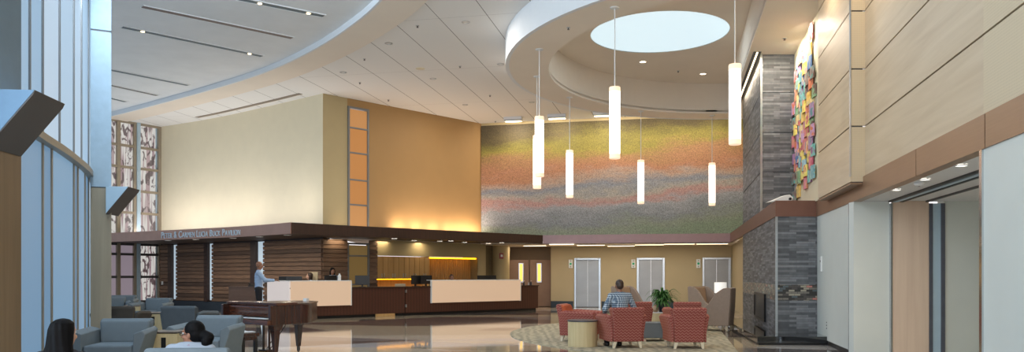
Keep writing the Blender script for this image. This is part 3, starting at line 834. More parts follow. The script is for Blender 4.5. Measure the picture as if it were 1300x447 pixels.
# ---- right side: fireplace chimney
CS = .1314*17.3          # stone face line
fp = T('fireplace', 'tall slate ledger-stone fireplace chimney with mosaic band and granite hearth', 'fireplace')
YS0, YS1 = 17.3, 25.5
def quad(c0, c1, Y0, Y1): return [R(c0, Y0), R(c1, Y0-.2*0), R(c1, Y1), R(c0, Y1)]
def front_poly(c0, c1, Y0, Y1):
    """footprint whose front edge is square to the camera axis"""
    a = R(c0, Y0); b_ = (R(c1, Y0)[0]+(.15 if c1 > 3 else 0), Y0); return [a, b_, R(c1+.15 if c1 > 3 else c1, Y1), R(c0, Y1)]
zb0, zb1 = pz(381.5, 17.3), pz(361.5, 17.3)
MB().prism(front_poly(CS, 3.12, YS0, YS1), .0, zb0).prism(front_poly(CS, 3.12, YS0, YS1), zb1, ZF0+.02).build('stone_cladding', M['stone'], fp)
MB().prism(front_poly(CS-.005, 3.12, YS0-.005, YS1), zb0, zb1).build('mosaic_band', M['mosaic'], fp)
up = MB()
zz = [ZF1-.1, pz(215, 20.25), pz(168.5, 20.25), pz(118, 20.25)]
zz = [ZF1-.1, pz(218.5, 20.25), pz(168.5, 20.25), pz(117.5, 20.25), ZD]
for a, c in zip(zz, zz[1:]): up.prism(front_poly(CS, 3.12, 20.25, YS1), a+.012, c-.012)
up.prism(front_poly(CS+.02, 3.1, 20.27, YS1-.02), zz[0], ZD)
up.build('upper_stone_cladding', M['stone'], fp)
MB().prism(front_poly(CS-.02, CS+.03, YS0-.03, YS0+.02), .18, ZF0).build('corner_trim', M['steel'], fp)
MB().prism(front_poly(CS-.02, CS+.03, 20.22, 20.27), ZF1, ZD).build('corner_trim', M['steel'], fp)
# firebox in the side face
fb = MB()
for a, c, z0, z1 in ((19.2, 21.6, .30, .36), (19.2, 21.6, .92, .98), (19.2, 19.3, .36, .92), (21.5, 21.6, .36, .92)):
    fb.prism(front_poly(CS-.05, CS+.02, a, c), z0, z1)
fbo = fb.build('firebox_frame', M['black'], fp)
MB().prism(front_poly(CS-.03, CS-.02, 19.3, 21.5), .36, .92).build('firebox_glass', mat('dark_glass', (26, 34, 44), .35, noise=.02, spec=.2), fbo)
# hearth
he = MB().add([], [])
hp = [(5.06,16.25),(7.05,16.15),(7.05,17.6),R(CS+.1,17.6),R(CS+.1,22.6),(6.28-.22,22.6)]
MB().prism(hp, .04, .18).build('hearth', M['granite'], fp, bevel=.006)
MB().prism([(p[0]+.04, p[1]+.04) for p in hp[:1]] + [(7.0,16.2)] + hp[2:5] + [(6.12,22.5)], 0, .05).build('hearth_plinth', M['black'], fp)

# fascia band along the right side + ledge cap over the fireplace
fr_ = S('trim_5', 'brushed bronze band wrapping the fireplace and running along the wood wall', 'fascia')
MB().prism(front_poly(CS-.02, 3.14, YS0-.02, 20.3), ZF0, ZF1).prism(front_poly(CS-.02, CS+.1, 20.3, 31.0), ZF0, ZF1).build('fireplace_cap', mat('rose_bronze_metal', (132, 96, 84), .42, metal=.45, noise=.03), fr_)
jo = [R(3.15, 17.3)[1], 10.2, 7.95, 3.0, -3.0]
for a, c in zip(jo, jo[1:]):
    MB().prism([R(3.15, a-.01), R(3.15, c+.01), R(3.3, c+.01), R(3.3, a-.01)], ZF0, ZF1).build('band_segment', M['fascia'], fr_)
MB().prism([R(2.95, 16.0), R(2.95, 13.06), R(3.2, 13.06), R(3.2, 16.0)], ZF1-.13, ZF1-.10).build('band_return', M['fascia'], fr_)
# projector on the ledge
t = T('white_projector', 'small white wedge-shaped projector on the fireplace ledge', 'projector', (6.12, 17.75, ZF1))
MB().prism([(-.38, 0), (.14, 0), (.18, .10), (.10, .17), (-.02, .15)], -.12, .12, 'y').build('housing', M['white'], t, bevel=.01)
l_ = MB().cyl(0, 0, 0, .03, .03, n=16).build('lens', M['black'], t); l_.matrix_local = Matrix.Translation((.1, -.12, .07)) @ Matrix.Rotation(PI/2, 4, 'X')

# upper right wall: art wall, protruding maple section, main maple wall
struct(MB().prism([R(3.13, 20.3), R(3.13, 15.0), R(3.4, 15.0), R(3.4, 20.3)], ZF1-.02, ZD+.1).build('wall_right_art', M['wall_cream']))
gz = [ZF1-.1, 3.91, 4.86, 5.82, 6.78, ZD+.1]
def wood_panels(label, c_, Ya, Yb, th, mm, extra=None, zlo=ZF1-.1, name='wall_right', top=ZD+.1):
    w_ = S(name, label, 'wall')
    zz = [zlo] + [z_ for z_ in gz[1:-1] if z_ < top-.2] + [top]
    while zz[-1]-zz[-2] > 1.2: zz.insert(-1, zz[-2]+.955)
    for a, c in zip(zz, zz[1:]):
        MB().prism([R(c_, Yb), R(c_, Ya), R(c_+th, Ya), R(c_+th, Yb)], a+.012, c-.012).build('wood_panel', mm, w_)
    MB().prism([R(c_+.03, Yb), R(c_+.03, Ya), R(c_+th, Ya), R(c_+th, Yb)], zlo, top).build('backing', M['metal_dark'], w_)
    return w_
perf, nt, b = new_mat('perforated_maple'); N, L = nt.nodes, nt.links
co, x, y, z = coords(nt)
def dots(s, v): 
    return math_node(nt, 'SUBTRACT', math_node(nt, 'FRACT', math_node(nt, 'DIVIDE', v, s)), .5)
sx = dots(.03, math_node(nt, 'ADD', x, y)); sz = dots(.03, z)
rr = math_node(nt, 'SQRT', math_node(nt, 'ADD', math_node(nt, 'MULTIPLY', sx, sx), math_node(nt, 'MULTIPLY', sz, sz)))
L.new(ramp(nt, math_node(nt, 'LESS_THAN', rr, .25), [(0, (216, 198, 168)), (1, (204, 186, 157))]), b.inputs['Base Color']); b.inputs['Roughness'].default_value = .5
M['perf'] = perf
wood_panels('pale maple wall section beside the artwork, standing proud', 2.945, 13.05, 15.95, .2, M['maple'])
wood_panels('long pale maple panelled wall with dark joints', 3.18, 8.06, 13.05, .15, M['maple'])
wood_panels('perforated maple wall section at the near end', 3.18, -3.0, 8.06, .15, M['perf'])
wp = S('trim_6', 'perforated maple return strip between wall sections', 'wall trim')
zz = [ZF1-.1]+gz[1:-1]+[ZD+.1]
for a, c in zip(zz, zz[1:]):
    MB().prism([(5.607,13.04),(5.9,13.04),(5.9,13.07),(5.607,13.07)], a+.012, c-.012).build('strip_panel', M['perf'], wp)
MB().prism([(5.60,13.03),(5.612,13.03),(5.612,13.08),(5.60,13.08)], ZF1, ZD+.05).build('edge_trim', M['steel'], wp)
# art tiles
art = T('wall_artwork', 'tall wall artwork of overlapping multicoloured painted squares', 'artwork', (*R(3.13, 18.6), 0))
cols = [(222,96,48),(236,176,40),(60,140,150),(150,90,150),(204,60,90),(90,150,90),(52,96,160),(228,140,90),(230,200,120),(180,120,180),(120,180,200),(196,52,40),(90,60,50),(240,210,60),(130,60,120),(60,170,160)]
amats = []
for i, c in enumerate(cols):
    m, nt, b = new_mat('painted_square_%d' % i)
    tc = nt.nodes.new('ShaderNodeTexCoord'); nz = nt.nodes.new('ShaderNodeTexNoise'); nz.inputs['Scale'].default_value = 4.5; nz.inputs['Distortion'].default_value = 1.2
    nt.links.new(tc.outputs['Object'], nz.inputs['Vector'])
    o_ = cols[(i*5+3) % len(cols)]
    nt.links.new(ramp(nt, nz.outputs['Fac'], [(.35, tuple(int(v*.8+40) for v in c)), (.52, tuple(min(255, int(v*.7+90)) for v in c)), (.62, tuple(int(v*.8+40) for v in o_))]), b.inputs['Base Color'])
    b.inputs['Roughness'].default_value = .3
    amats.append(m)
ra = random.Random(3)
dirR = Vector((.204, 1)).normalized(); nR = Vector((-1, .204)).normalized()
def art_tile(Y, z, w, h, dpt):
    p = Vector(R(3.13, Y)); o0 = Vector(art.location[:2])
    a = p - dirR*w/2 + nR*dpt - o0; c = p + dirR*w/2 + nR*dpt - o0
    a2, c2 = a - nR*.03, c - nR*.03
    n_ = 7; bow = .035; rings = []
    for k in range(n_+1):
        f = k/n_; q = a.lerp(c, f) + nR*bow*math.sin(PI*f); q2 = q - nR*.02
        rings.append([(q.x,q.y,z-h/2),(q.x,q.y,z+h/2),(q2.x,q2.y,z+h/2),(q2.x,q2.y,z-h/2)])
    MB().loft(rings).build('art_tile', ra.choice(amats), art, smooth=False)
cnt = 0
rows = 15
for r_ in range(rows):
    z = 3.60 + r_*.222
    for k in range(6):
        Y = 17.35 + k*.52 + (.22 if r_ % 2 else 0)
        if (r_ > 11 and k in (0, 5)) or (r_ == 14 and k < 3) or (r_ > 12 and k == 1) or (r_ == 0 and k == 3): continue
        if Y > 20.1 or cnt >= 94: continue
        art_tile(Y+ra.uniform(-.05,.05), z+ra.uniform(-.04,.04)+(.05*(2-k)), ra.uniform(.44,.54), ra.uniform(.25,.32), .02+ra.uniform(0,.06)); cnt += 1
for Y, z in ((17.55, 6.85), (17.7, 6.45)): art_tile(Y, z, .42, .36, .05)

# lower right wall: white panels, opening with door
wl = S('wall_right_lower', 'pale grey-green wall panels under the bronze band', 'wall')
MB().prism([R(3.17, 17.28), R(3.17, 14.13), R(3.4, 14.13), R(3.4, 17.28)], .1, ZF0).build('wall_panel', M['white_panel'], wl)
MB().prism([R(3.17, 8.03), R(3.17, -3), R(3.4, -3), R(3.4, 8.03)], .1, ZF0).build('wall_panel', M['white_panel'], wl)
MB().prism([R(3.19, 17.28), R(3.19, 14.13), R(3.4, 14.13), R(3.4, 17.28)], 0, .1).prism([R(3.19, 8.03), R(3.19, -3), R(3.4, -3), R(3.4, 8.03)], 0, .1).build('plinth', M['black'], wl)
MB().prism([R(3.15, 14.13), R(3.15, 14.0), R(3.42, 14.0), R(3.42, 14.13)], 0, ZF0).prism([R(3.15, 8.1), R(3.15, 8.03), R(3.42, 8.03), R(3.42, 8.1)], 0, ZF0).build('end_trim', M['chrome'], wl)
# recess: end wall (towards the camera) and soffit
def XE(px): return (px-650)/F
e0 = 13.8
x1129, x1178, x1198 = XE(1129)*e0, XE(1178)*e0, XE(1198)*e0
struct(MB().box(R(3.42,e0)[0]-.25, x1129, e0, e0+.2, 0, ZF0).build('wall_recess_end', M['white_panel']))
struct(MB().box(x1198, 12, e0, e0+.2, 0, 2.78).build('wall_recess_beige', M['white_panel']))
struct(MB().prism([R(3.2, e0+.1), R(3.2, 8.05), (11, 8.05), (11, e0+.1)], ZF0+.01, ZF0+.1).build('ceiling', M['ceil_white']), 'low ceiling of the side opening with three downlights', 'ceiling')
struct(MB().box(9.6, 9.8, 7.9, e0, 0, ZF0).build('wall_side_corridor', M['wall_cream']))
struct(MB().prism([R(3.4, 8.03), (11, 8.03), (11, 7.8), R(3.4, 7.8)], 0, ZF0).build('wall_near_return', M['white_panel']))
dr = S('door_5', 'pale maple sliding door in the side opening', 'door')
MB().box(x1129+.03, x1178, e0-.04, e0, .02, 2.74).build('door_leaf', M['maple_door'], dr, bevel=.004)
MB().box(x1129, x1129+.03, e0-.06, e0+.02, 0, 2.7).build('edge_trim', M['steel'], dr)
fs = S('trim_7', 'dark and pale vertical metal strips beside the maple door', 'door trim')
a = x1178; w_ = (x1198-x1178)
MB().box(a, a+w_*.22, e0-.05, e0, 0, 2.7).box(a+w_*.76, a+w_, e0-.05, e0, 0, 2.7).build('dark_strip', mat('slate_metal', (96, 100, 112), .4, .3), fs)
MB().box(a+w_*.22, a+w_*.76, e0-.03, e0, 0, 2.7).build('pale_strip', M['metal_blue'], fs)
tr = S('trim_8', 'grey sliding partition track in the low ceiling', 'ceiling track')
for c_, w_, mm in ((3.75, .05, M['black']), (3.83, .08, M['metal_blue']), (3.95, .05, M['black']), (4.4, .04, M['metal_dark'])):
    MB().prism([R(c_, e0-.1), R(c_, 8.1), R(c_+w_, 8.1), R(c_+w_, e0-.1)], ZF0-.02, ZF0+.02).build('track_rail', mm, tr)
t = T('wall_plate', 'small white card reader on the pale panel beside the fireplace', 'card reader', (*R(3.17, 16.75), 1.52), math.atan2(1, .204))
MB().box(-.07, .07, 0, .03, 0, .32).build('housing', M['white'], t, bevel=.006)
MB().box(-.02, .02, .03, .036, .2, .24).build('lamp', M['black'], t)
t = T('power_outlet', 'tiny dark three-hole outlet low on the pale panel beside the fireplace', 'outlet', (*R(3.17, 16.2), .35), math.atan2(1, .204))
for k in range(3): MB().cyl(0, 0, 0, .01, .012, n=10).build('socket_hole', M['black'], t).matrix_local = Matrix.Translation((0, .01, k*.06)) @ Matrix.Rotation(PI/2, 4, 'X')
# slot light along the chimney top
t = T('slot_light', 'long thin light slot along the ceiling beside the upper chimney', 'ceiling light', (*R(CS-.14, 23), ZD))
o0 = Vector((*R(CS-.14, 23), ZD))
def loc(poly): return [(p[0]-o0.x, p[1]-o0.y) for p in poly]
MB().prism(loc([R(CS-.22, 20.0), R(CS-.02, 20.0), R(CS-.02, 27), R(CS-.22, 27)]), -.012, .0).build('dark_slot', M['black'], t)
MB().prism(loc([R(CS-.14, 20.0), R(CS-.10, 20.0), R(CS-.10, 27), R(CS-.14, 27)]), -.02, -.012).build('light_strip', M['lamp_warm'], t)

# right outer shell walls
# ================================================================ CEILING FITTINGS
def onz(px, py, Z): 
    Y = (Z-EYE)*1000/(HOR-py); return ((px-650)/1000*Y, Y)
# recessed downlights in the panelled ceiling
dl = T('downlight', '', 'downlight', group='downlights in the panelled ceiling')
MB().lathe([(.11, .0), (.11, -.012), (.08, -.012), (.075, .03)], n=28, cap=False).build('trim_ring', M['steel'], dl)
MB().cyl(0, 0, .01, .02, .078, n=24).build('lens', emat('dim_lens', (235, 235, 230), .9), dl)
used = [False]
for (px, py, lb) in ((591.3,28,'nearest the white drum edge at the top'),(493.4,55,'just beyond the curved border'),(635.6,81.4,'closest to the drum, far side'),(549.8,99.9,'in the middle of the panelled ceiling'),(590.5,133,'above the far end of the gold wall'),(435.8,91.8,'above the reception wall corner'),(675,129.7,'under the far curve of the drum')):
    place(dl, used, (*onz(px, py, ZC), ZC), 0, 'round recessed downlight ' + lb)
sp = T('ceiling_sprinkler', '', 'sprinkler', group='sprinkler heads')
MB().cyl(0, 0, -.012, 0, .045, n=16).build('rosette', M['steel'], sp)
MB().lathe([(.016, -.012), (.016, -.04), (.03, -.045), (.03, -.05)], n=12).build('head', M['metal_dark'], sp)
used = [False]
for px, py, Z, lb in ((530,32.6,ZC,'in the panelled ceiling between two near downlights'),(462.6,74.6,ZC,'beside the curved border, panelled ceiling'),(584,84,ZC,'in the centre of the panelled ceiling'),(456.8,104.8,ZC,'above the amber window'),(493,126.8,ZC,'above the gold wall, left part'),(622,121,ZC,'in the panelled ceiling left of the drum'),(629,153.8,ZC,'by the mural corner'),(721.6,35,ZD,'on the drum ring soffit'),(861,90,ZR,'in the recess between its two downlights'),(996,48.5,ZD,'in the warm ceiling beside the chimney')):
    place(sp, used, (*onz(px, py, Z), Z), 0, 'small sprinkler head ' + lb)
sk_ = T('ceiling_speaker', 'round flush beige ceiling speaker in the panelled ceiling', 'speaker', (*onz(533.5, 87, ZC), ZC))
MB().cyl(0, 0, -.008, 0, .13, n=28).build('grille', M['ceil_beige'], sk_)
MB().lathe([(.13, 0), (.14, 0), (.14, -.012), (.13, -.012)], n=28).build('rim', M['wall_cream'], sk_)
rd = T('downlight', '', 'downlight', group='lit downlights')
MB().lathe([(.12, .0), (.12, -.01), (.10, -.01), (.10, .02)], n=28, cap=False).build('trim_ring', M['ceil_white'], rd)
MB().cyl(0, 0, .0, .012, .1, n=24).build('lens', emat('bright_lens', (255, 246, 230), 3.5), rd)
used = [False]
for px, py, Z, lb in ((816,78.5,ZR,'in the recess below the skylight, left'),(892.4,93.8,ZR,'in the recess below the skylight, right')):
    place(rd, used, (*onz(px, py, Z), Z), 0, 'lit downlight ' + lb)
for px, py, lb in ((1220.5,209.9,'nearest the viewer'),(1174.5,227.6,'middle one by the smoke detector'),(1138,240.9,'farthest, near the pale panel')):
    x_, y_ = onz(px, py, ZF0); place(rd, used, (x_, y_, ZF0), 0, 'lit downlight in the side opening, ' + lb, 'side opening downlights').scale = (.62, .62, 1)
for px, py, k in ((205+8.5,307,0),(248.5,304.7,1),(296,303.3,2),(329.5,301.8,3),(365,299.8,4)):
    x_, y_ = onz(px, py-1.5+4, ZF0)
    p = Vector(hit_px(FL, px)[0]); p = p*(1+1.3/p.length)
    place(rd, used, (p.x, p.y, ZF0+.03), 0, 'lit downlight under the curved canopy, ' + ['below the first letters','below the second word','below the last word','above the standing man','at the canopy corner'][k], 'canopy downlights')
for px, off, k in ((500.5,1.0,0),(526,2.0,1),(558.5,1.8,2),(572.5,1.2,3),(590,2.0,4),(620,2.2,5),(637,1.2,6)):
    p = Vector(hit_px(FR, px)[0]); p = p*(1+off/p.length)
    place(rd, used, (p.x, p.y, ZF0+.02), 0, 'lit downlight under the straight canopy, ' + ['over the desk seam','dimmer, right of the seam','over the left end of the lit panel','over the working receptionist','over the amber niche','beside the corridor wall','nearest the fire alarm'][k], 'canopy downlights')
sd = T('smoke_detector', 'round white smoke detector in the side opening ceiling', 'smoke detector', (*onz(1167, 232, ZF0), ZF0))
MB().lathe([(.06, .01), (.07, -.01), (.06, -.035), (.03, -.045)], n=24).build('housing', M['white'], sd)
MB().cyl(0, 0, -.05, -.04, .012, n=10).build('sensor', M['metal_dark'], sd)

# slot vents in the grey ceiling
for k, (a, c) in enumerate((((181,8),(371,48)),((156,34),(333,71)),((303,-2),(411,20)),((141,88.5),(239,108)),((141,108),(200,121)),((141,124.5),(160,129)))):
    p = Vector(onz(*a, ZUP)); q = Vector(onz(*c, ZUP)); an = math.atan2(q.y-p.y, q.x-p.x); Ln = (q-p).length; mid = (p+q)/2
    t = T('slot_vent', 'long slot vent in the grey ceiling, ' + ['second from the top with a brown tint','third from the top','topmost beside the curved step','fourth, starting at the column','fifth, short one by the column','shortest, farthest from the viewer'][k], 'vent', (mid.x, mid.y, ZUP), an, 'slot vents in the grey ceiling')
    MB().box(-Ln/2, Ln/2, -.10, .10, -.012, .0).build('slot', mat('vent_grey_%d' % k, [(128,112,106),(104,116,122),(104,116,122),(104,116,122),(118,116,114),(104,116,122)][k], .6), t)
    MB().box(-Ln/2-.02, Ln/2+.02, -.13, -.10, -.02, 0).box(-Ln/2-.02, Ln/2+.02, .10, .13, -.02, 0).build('flange', M['ceil_up'], t)
    if k in (1, 2):
        for xx in (-Ln/2+.5, Ln/2-.4): MB().cyl(xx, 0, -.03, -.012, .05, n=14).build('spot_lamp', M['lamp_warm'], t)
cv = T('curved_slot_vent', 'curved slot vent in the ceiling above the cream wall', 'vent', (0, 0, 0))
seg = [p for p in offset_line(LEFTW, .42)]
sg = [p for p in seg if 250 < 650+1000*p[0]/p[1] < 390]
MB().wallstrip(sg, ZC-.012, ZC, .16).build('slot', mat('vent_brown', (140, 126, 112), .6), cv)
MB().wallstrip(sg, ZC-.02, ZC, -.02).build('flange', M['ceil_beige'], cv)
# wall-wash fixtures by the mural
wwp = T('wall_washer', '', 'ceiling light', group='wall washers above the mural')
MB().box(-.37, .37, -.14, .14, -.10, 0).build('housing', M['ceil_white'], wwp, bevel=.01)
MB().prism([(.12, -.10), (-.12, -.10), (-.10, -.15), (.10, -.16)], -.35, .35, 'x').build('reflector', M['steel'], wwp)
MB().box(-.33, .33, .0, .12, -.175, -.155).build('tube_lamp', M['lamp_warm'], wwp)
used = [False]
for px, py, lb in ((651.5, 150.5, 'nearest the gold wall'), (707, 147, 'middle one'), (765, 143.5, 'beside the tall near pendant')):
    x_, y_ = onz(px, py, ZC-.05); place(wwp, used, (x_, y_, ZC), -.2, 'rectangular wall washer light at the mural top, ' + lb)

# pendants
pn = T('pendant_light', '', 'pendant light', group='tube pendant lights')
MB().lathe([(.1, 0), (.1, -.02), (.03, -.03), (.0, -.03)], n=24).build('ceiling_mount', M['white'], pn)
ZB, ZT = EYE+2.46, EYE+3.98
drop = ZD-ZT
MB().cyl(0, 0, -drop, -.02, .011, n=8).build('rod', M['white'], pn)
tb = MB().cyl(0, 0, -drop-1.42, -drop-.1, .112, n=32).build('glass_tube', M['pend'], pn, smooth=False)
MB().lathe([(.02, -drop+.0), (.11, -drop), (.118, -drop-.02), (.118, -drop-.1), (.112, -drop-.1)], n=32).build('top_cap', M['pend_end'], pn)
MB().lathe([(.112, -drop-1.42), (.116, -drop-1.42), (.116, -drop-1.51), (.105, -drop-1.52), (.0, -drop-1.52)], n=32).build('bottom_cap', M['pend_end'], pn)
used = [False]
for px, Y, lb in ((684.7,19.8,'in front of another, left pair'),(681.8,22.5,'partly hidden behind the front tube of the left pair'),(723.2,25.15,'third from left, alone'),(780.5,16.7,'large, hanging left below the skylight'),(813.6,27.3,'small, right of the large one below the skylight'),(904,28.0,'small, farthest right against the mural'),(933,14.9,'largest, beside the stone chimney')):
    place(pn, used, ((px-650)/1000*Y, Y, ZD), 0, 'glowing white tube pendant, ' + lb)

# ================================================================ RECEPTION DESKS
D0 = Vector((-7.08, 25.1)); dd_ = Vector((1, .845)).normalized(); dn = Vector((-dd_.y, dd_.x))
DANG = math.atan2(dd_.y, dd_.x)
def D_px(px, off=0):
    lo, hi = -3, 14
    for _ in range(50):
        m_ = (lo+hi)/2; p = D0+dd_*m_+dn*off
        if 650+1000*p.x/p.y < px: lo = m_
        else: hi = m_
    return lo
def DP(s, off=0, z=0): p = D0+dd_*s+dn*off; return (p.x, p.y, z)
s445, s515, s548, s660, s684 = D_px(445), D_px(515), D_px(548), D_px(660), D_px(684)
flute, nt, b = new_mat('fluted_walnut'); N, L = nt.nodes, nt.links
co, x, y, z = coords(nt)
fl = math_node(nt, 'FRACT', math_node(nt, 'DIVIDE', x, .12))
L.new(ramp(nt, math_node(nt, 'LESS_THAN', fl, .12), [(0, (78, 46, 34)), (1, (46, 26, 20))]), b.inputs['Base Color']); b.inputs['Roughness'].default_value = .35
M['flute'] = flute
M['glow_panel'] = emat('backlit_onyx_panel', (250, 206, 166), .50, base=(150, 140, 128))
M['glow_daylit'] = emat('backlit_onyx_panel_daylit', (236, 224, 220), .60, base=(150, 146, 142))  # cooler copy of the panel: window light from the left put into its colour
dk = T('reception_desk', 'dark fluted reception desk with glowing panel, left half at the canopy corner', 'reception desk', (*D0, 0), DANG, 'reception desks')
MB().box(.0, s515-.01, .04, .75, .1, 1.0).build('counter_body', M['flute'], dk)
MB().box(.05, s515-.01, .12, .7, 0, .1).build('toe_kick', M['black'], dk)
MB().box(.0, s515-.01, .0, .8, 1.0, 1.03).build('countertop', M['walnut'], dk)
MB().box(.02, s445, -.03, .03, .43, 1.24).build('glow_panel', M['glow_panel'], dk)
MB().box(.0, s445+.02, -.04, .3, 1.24, 1.265).box(s445, s445+.03, -.035, .05, .42, 1.25).build('panel_edge', M['white'], dk)
MB().box(D_px(478), D_px(502), .03, .1, 0, .1).build('tan_toe_reflection', M['cab'], dk)  # tan box stands in for the wood's reflection at the toe
# left return of the same desk, going back left
ra_ = math.atan2(25.95-25.1, -8.05+7.08) - DANG
rt = Matrix.Rotation(ra_, 4, 'Z')
MB().box(0, 1.25, -.75, -.04, .1, 1.0, rt).build('return_body', M['flute'], dk)
MB().box(.0, 1.27, -.03, .03, .43, 1.24, rt).build('return_glow_panel', M['glow_daylit'], dk)
MB().box(-.02, 1.3, -.3, .04, 1.24, 1.265, rt).build('return_panel_edge', M['white'], dk)
MB().box(.05, 1.2, -.7, -.1, 0, .1, rt).build('return_toe_kick', M['black'], dk)
dk2 = T('reception_desk', 'dark fluted reception desk with long glowing panel, right half', 'reception desk', DP(s515), DANG, 'reception desks')
l2 = s684-s515
MB().box(.01, l2, .04, .75, .1, 1.0).build('counter_body', M['flute'], dk2)
MB().box(.01, l2-.05, .12, .7, 0, .1).build('toe_kick', M['black'], dk2)
MB().box(.01, l2+.02, .0, .8, 1.0, 1.03).build('countertop', M['walnut'], dk2)
MB().box(s548-s515, s660-s515, -.03, .03, .43, 1.24).build('glow_panel', M['glow_panel'], dk2)
MB().box(s548-s515-.02, s660-s515+.02, -.04, .3, 1.24, 1.265).box(s548-s515-.03, s548-s515, -.035, .05, .42, 1.25).box(s660-s515, s660-s515+.03, -.035, .05, .42, 1.25).build('panel_edge', M['white'], dk2)
MB().box(.0, .05, .0, .04, .82, .92).box(.0, .05, .0, .04, .3, .4).build('hinge', M['steel'], dk2)
sc_ = T('side_counter', 'plain brown counter beside the standing man, left of the glowing desk', 'counter', (*at(308.5, 27.6), 0), .25)
MB().box(-.44, .44, -.3, .3, .08, 1.02).build('body', mat('brown_laminate', (92, 70, 60), .5), sc_)
MB().box(-.42, .42, -.27, .27, 0, .08).build('plinth', M['black'], sc_)
MB().box(-.46, .46, -.32, .32, 1.02, 1.05).build('top', mat('brown_laminate_top', (84, 64, 56), .4), sc_)
ph = T('desk_phone', 'black desk phone on the side counter beside the standing man', 'telephone', (*at(319, 27.45), 1.05), .25)
MB().prism([(-.1, 0), (.1, 0), (.1, .09), (-.1, .03)], -.09, .09, 'x').build('body', M['black'], ph)
MB().box(-.085, -.045, -.1, .1, .08, .13).build('handset', M['black'], ph, bevel=.01)

# monitors
mon = T('monitor', '', 'monitor', group='monitors on the reception desk')
MB().box(-.25, .25, -.02, .02, .08, .40).build('screen_back', M['black'], mon, bevel=.006)
MB().box(-.03, .03, .0, .04, .01, .2).build('neck', M['black'], mon)
MB().box(-.12, .12, -.1, .1, 0, .012).build('base', M['black'], mon)
used = [False]
for xy, rz, lb in (((-7.50, 26.12), -.9, 'left of the pair nearest the standing man'), ((-7.12, 25.74), -.5, 'right of the pair nearest the standing man')):
    place(mon, used, (*xy, 1.0), DANG+rz, 'black monitor seen from behind, ' + lb)
for px, off, z_, rz, lb in ((420,.5,1.03,.2,'in front of the dark-haired receptionist'),(460,.55,1.03,-.5,'beside the tan glazed panel'),(528,.5,1.03,.3,'left of the pair by the desk seam'),(541,.45,1.03,0,'right of the pair by the desk seam'),(612,.6,1.03,.1,'left of the pair at the far end'),(623,.6,1.03,-.1,'right of the pair at the far end')):
    place(mon, used, DP(D_px(px, off), off, z_), DANG+rz, 'black monitor seen from behind, ' + lb)
bt = T('pump_bottle', '', 'bottle', group='pump bottles')
MB().lathe([(.0, 0), (.035, 0), (.035, .11), (.015, .13), (.015, .15), (0, .15)], n=16).build('body', M['pot'], bt)
MB().tube([(0, 0, .15), (0, 0, .18), (.04, 0, .18)], .006).build('pump', M['white'], bt)
used = [False]
place(bt, used, DP(D_px(665,.3),.3,1.03), 0, 'small pump bottle on the desk end, left of two')
place(bt, used, DP(D_px(674,.3),.3,1.03), .5, 'small pump bottle on the desk end, right of two')
cp_ = T('white_bottle', 'small white bottle standing on the desk beside the dark-haired receptionist', 'bottle', DP(D_px(431,.2),.2,1.265))
MB().lathe([(0,0),(.05,0),(.052,.16),(.03,.19),(.0,.19)], n=16).build('body', M['white'], cp_)
MB().cyl(0, 0, .19, .23, .026, n=12).build('cap', M['white'], cp_)

# office chairs behind the desk
oc = T('office_chair', '', 'office chair', group='office chairs behind the desk')
MB().box(-.23, .23, -.22, .22, .42, .5).build('seat', M['light_wood'], oc, bevel=.03)
MB().prism([(.18, .55), (.24, .55), (.30, 1.12), (.25, 1.12)], -.2, .2, 'x').build('backrest', mat('tan_chair_mesh', (186, 170, 140), .7), oc, bevel=.02)
MB().cyl(0, 0, .1, .42, .03, n=12).build('column_tube', M['black'], oc)
for k in range(5):
    a = 2*PI*k/5; MB().tube([(0,0,.1),(.26*math.cos(a),.26*math.sin(a),.06)], [.025,.018]).ball((.27*math.cos(a),.27*math.sin(a),.03),.03,n=10,m=6).build('leg', M['black'], oc)
used = [False]
place(oc, used, DP(D_px(508,1.4),1.4), DANG+2.6, 'tan office chair back showing above the desk by the seam')
office_spots = {}
for key, px, off, rz in (('a',391,1.25,DANG-1.2),('c',573,1.1,DANG)):
    office_spots[key] = (DP(D_px(px,off),off), rz)
    o = place(oc, used, office_spots[key][0], rz, {'a':'tan office chair under the brown-haired receptionist','c':'tan office chair under the receptionist bending behind the long panel'}[key])
    if key == 'a': o.scale = (1,1,1.38)
    else: o.scale = (1,1,1.1)

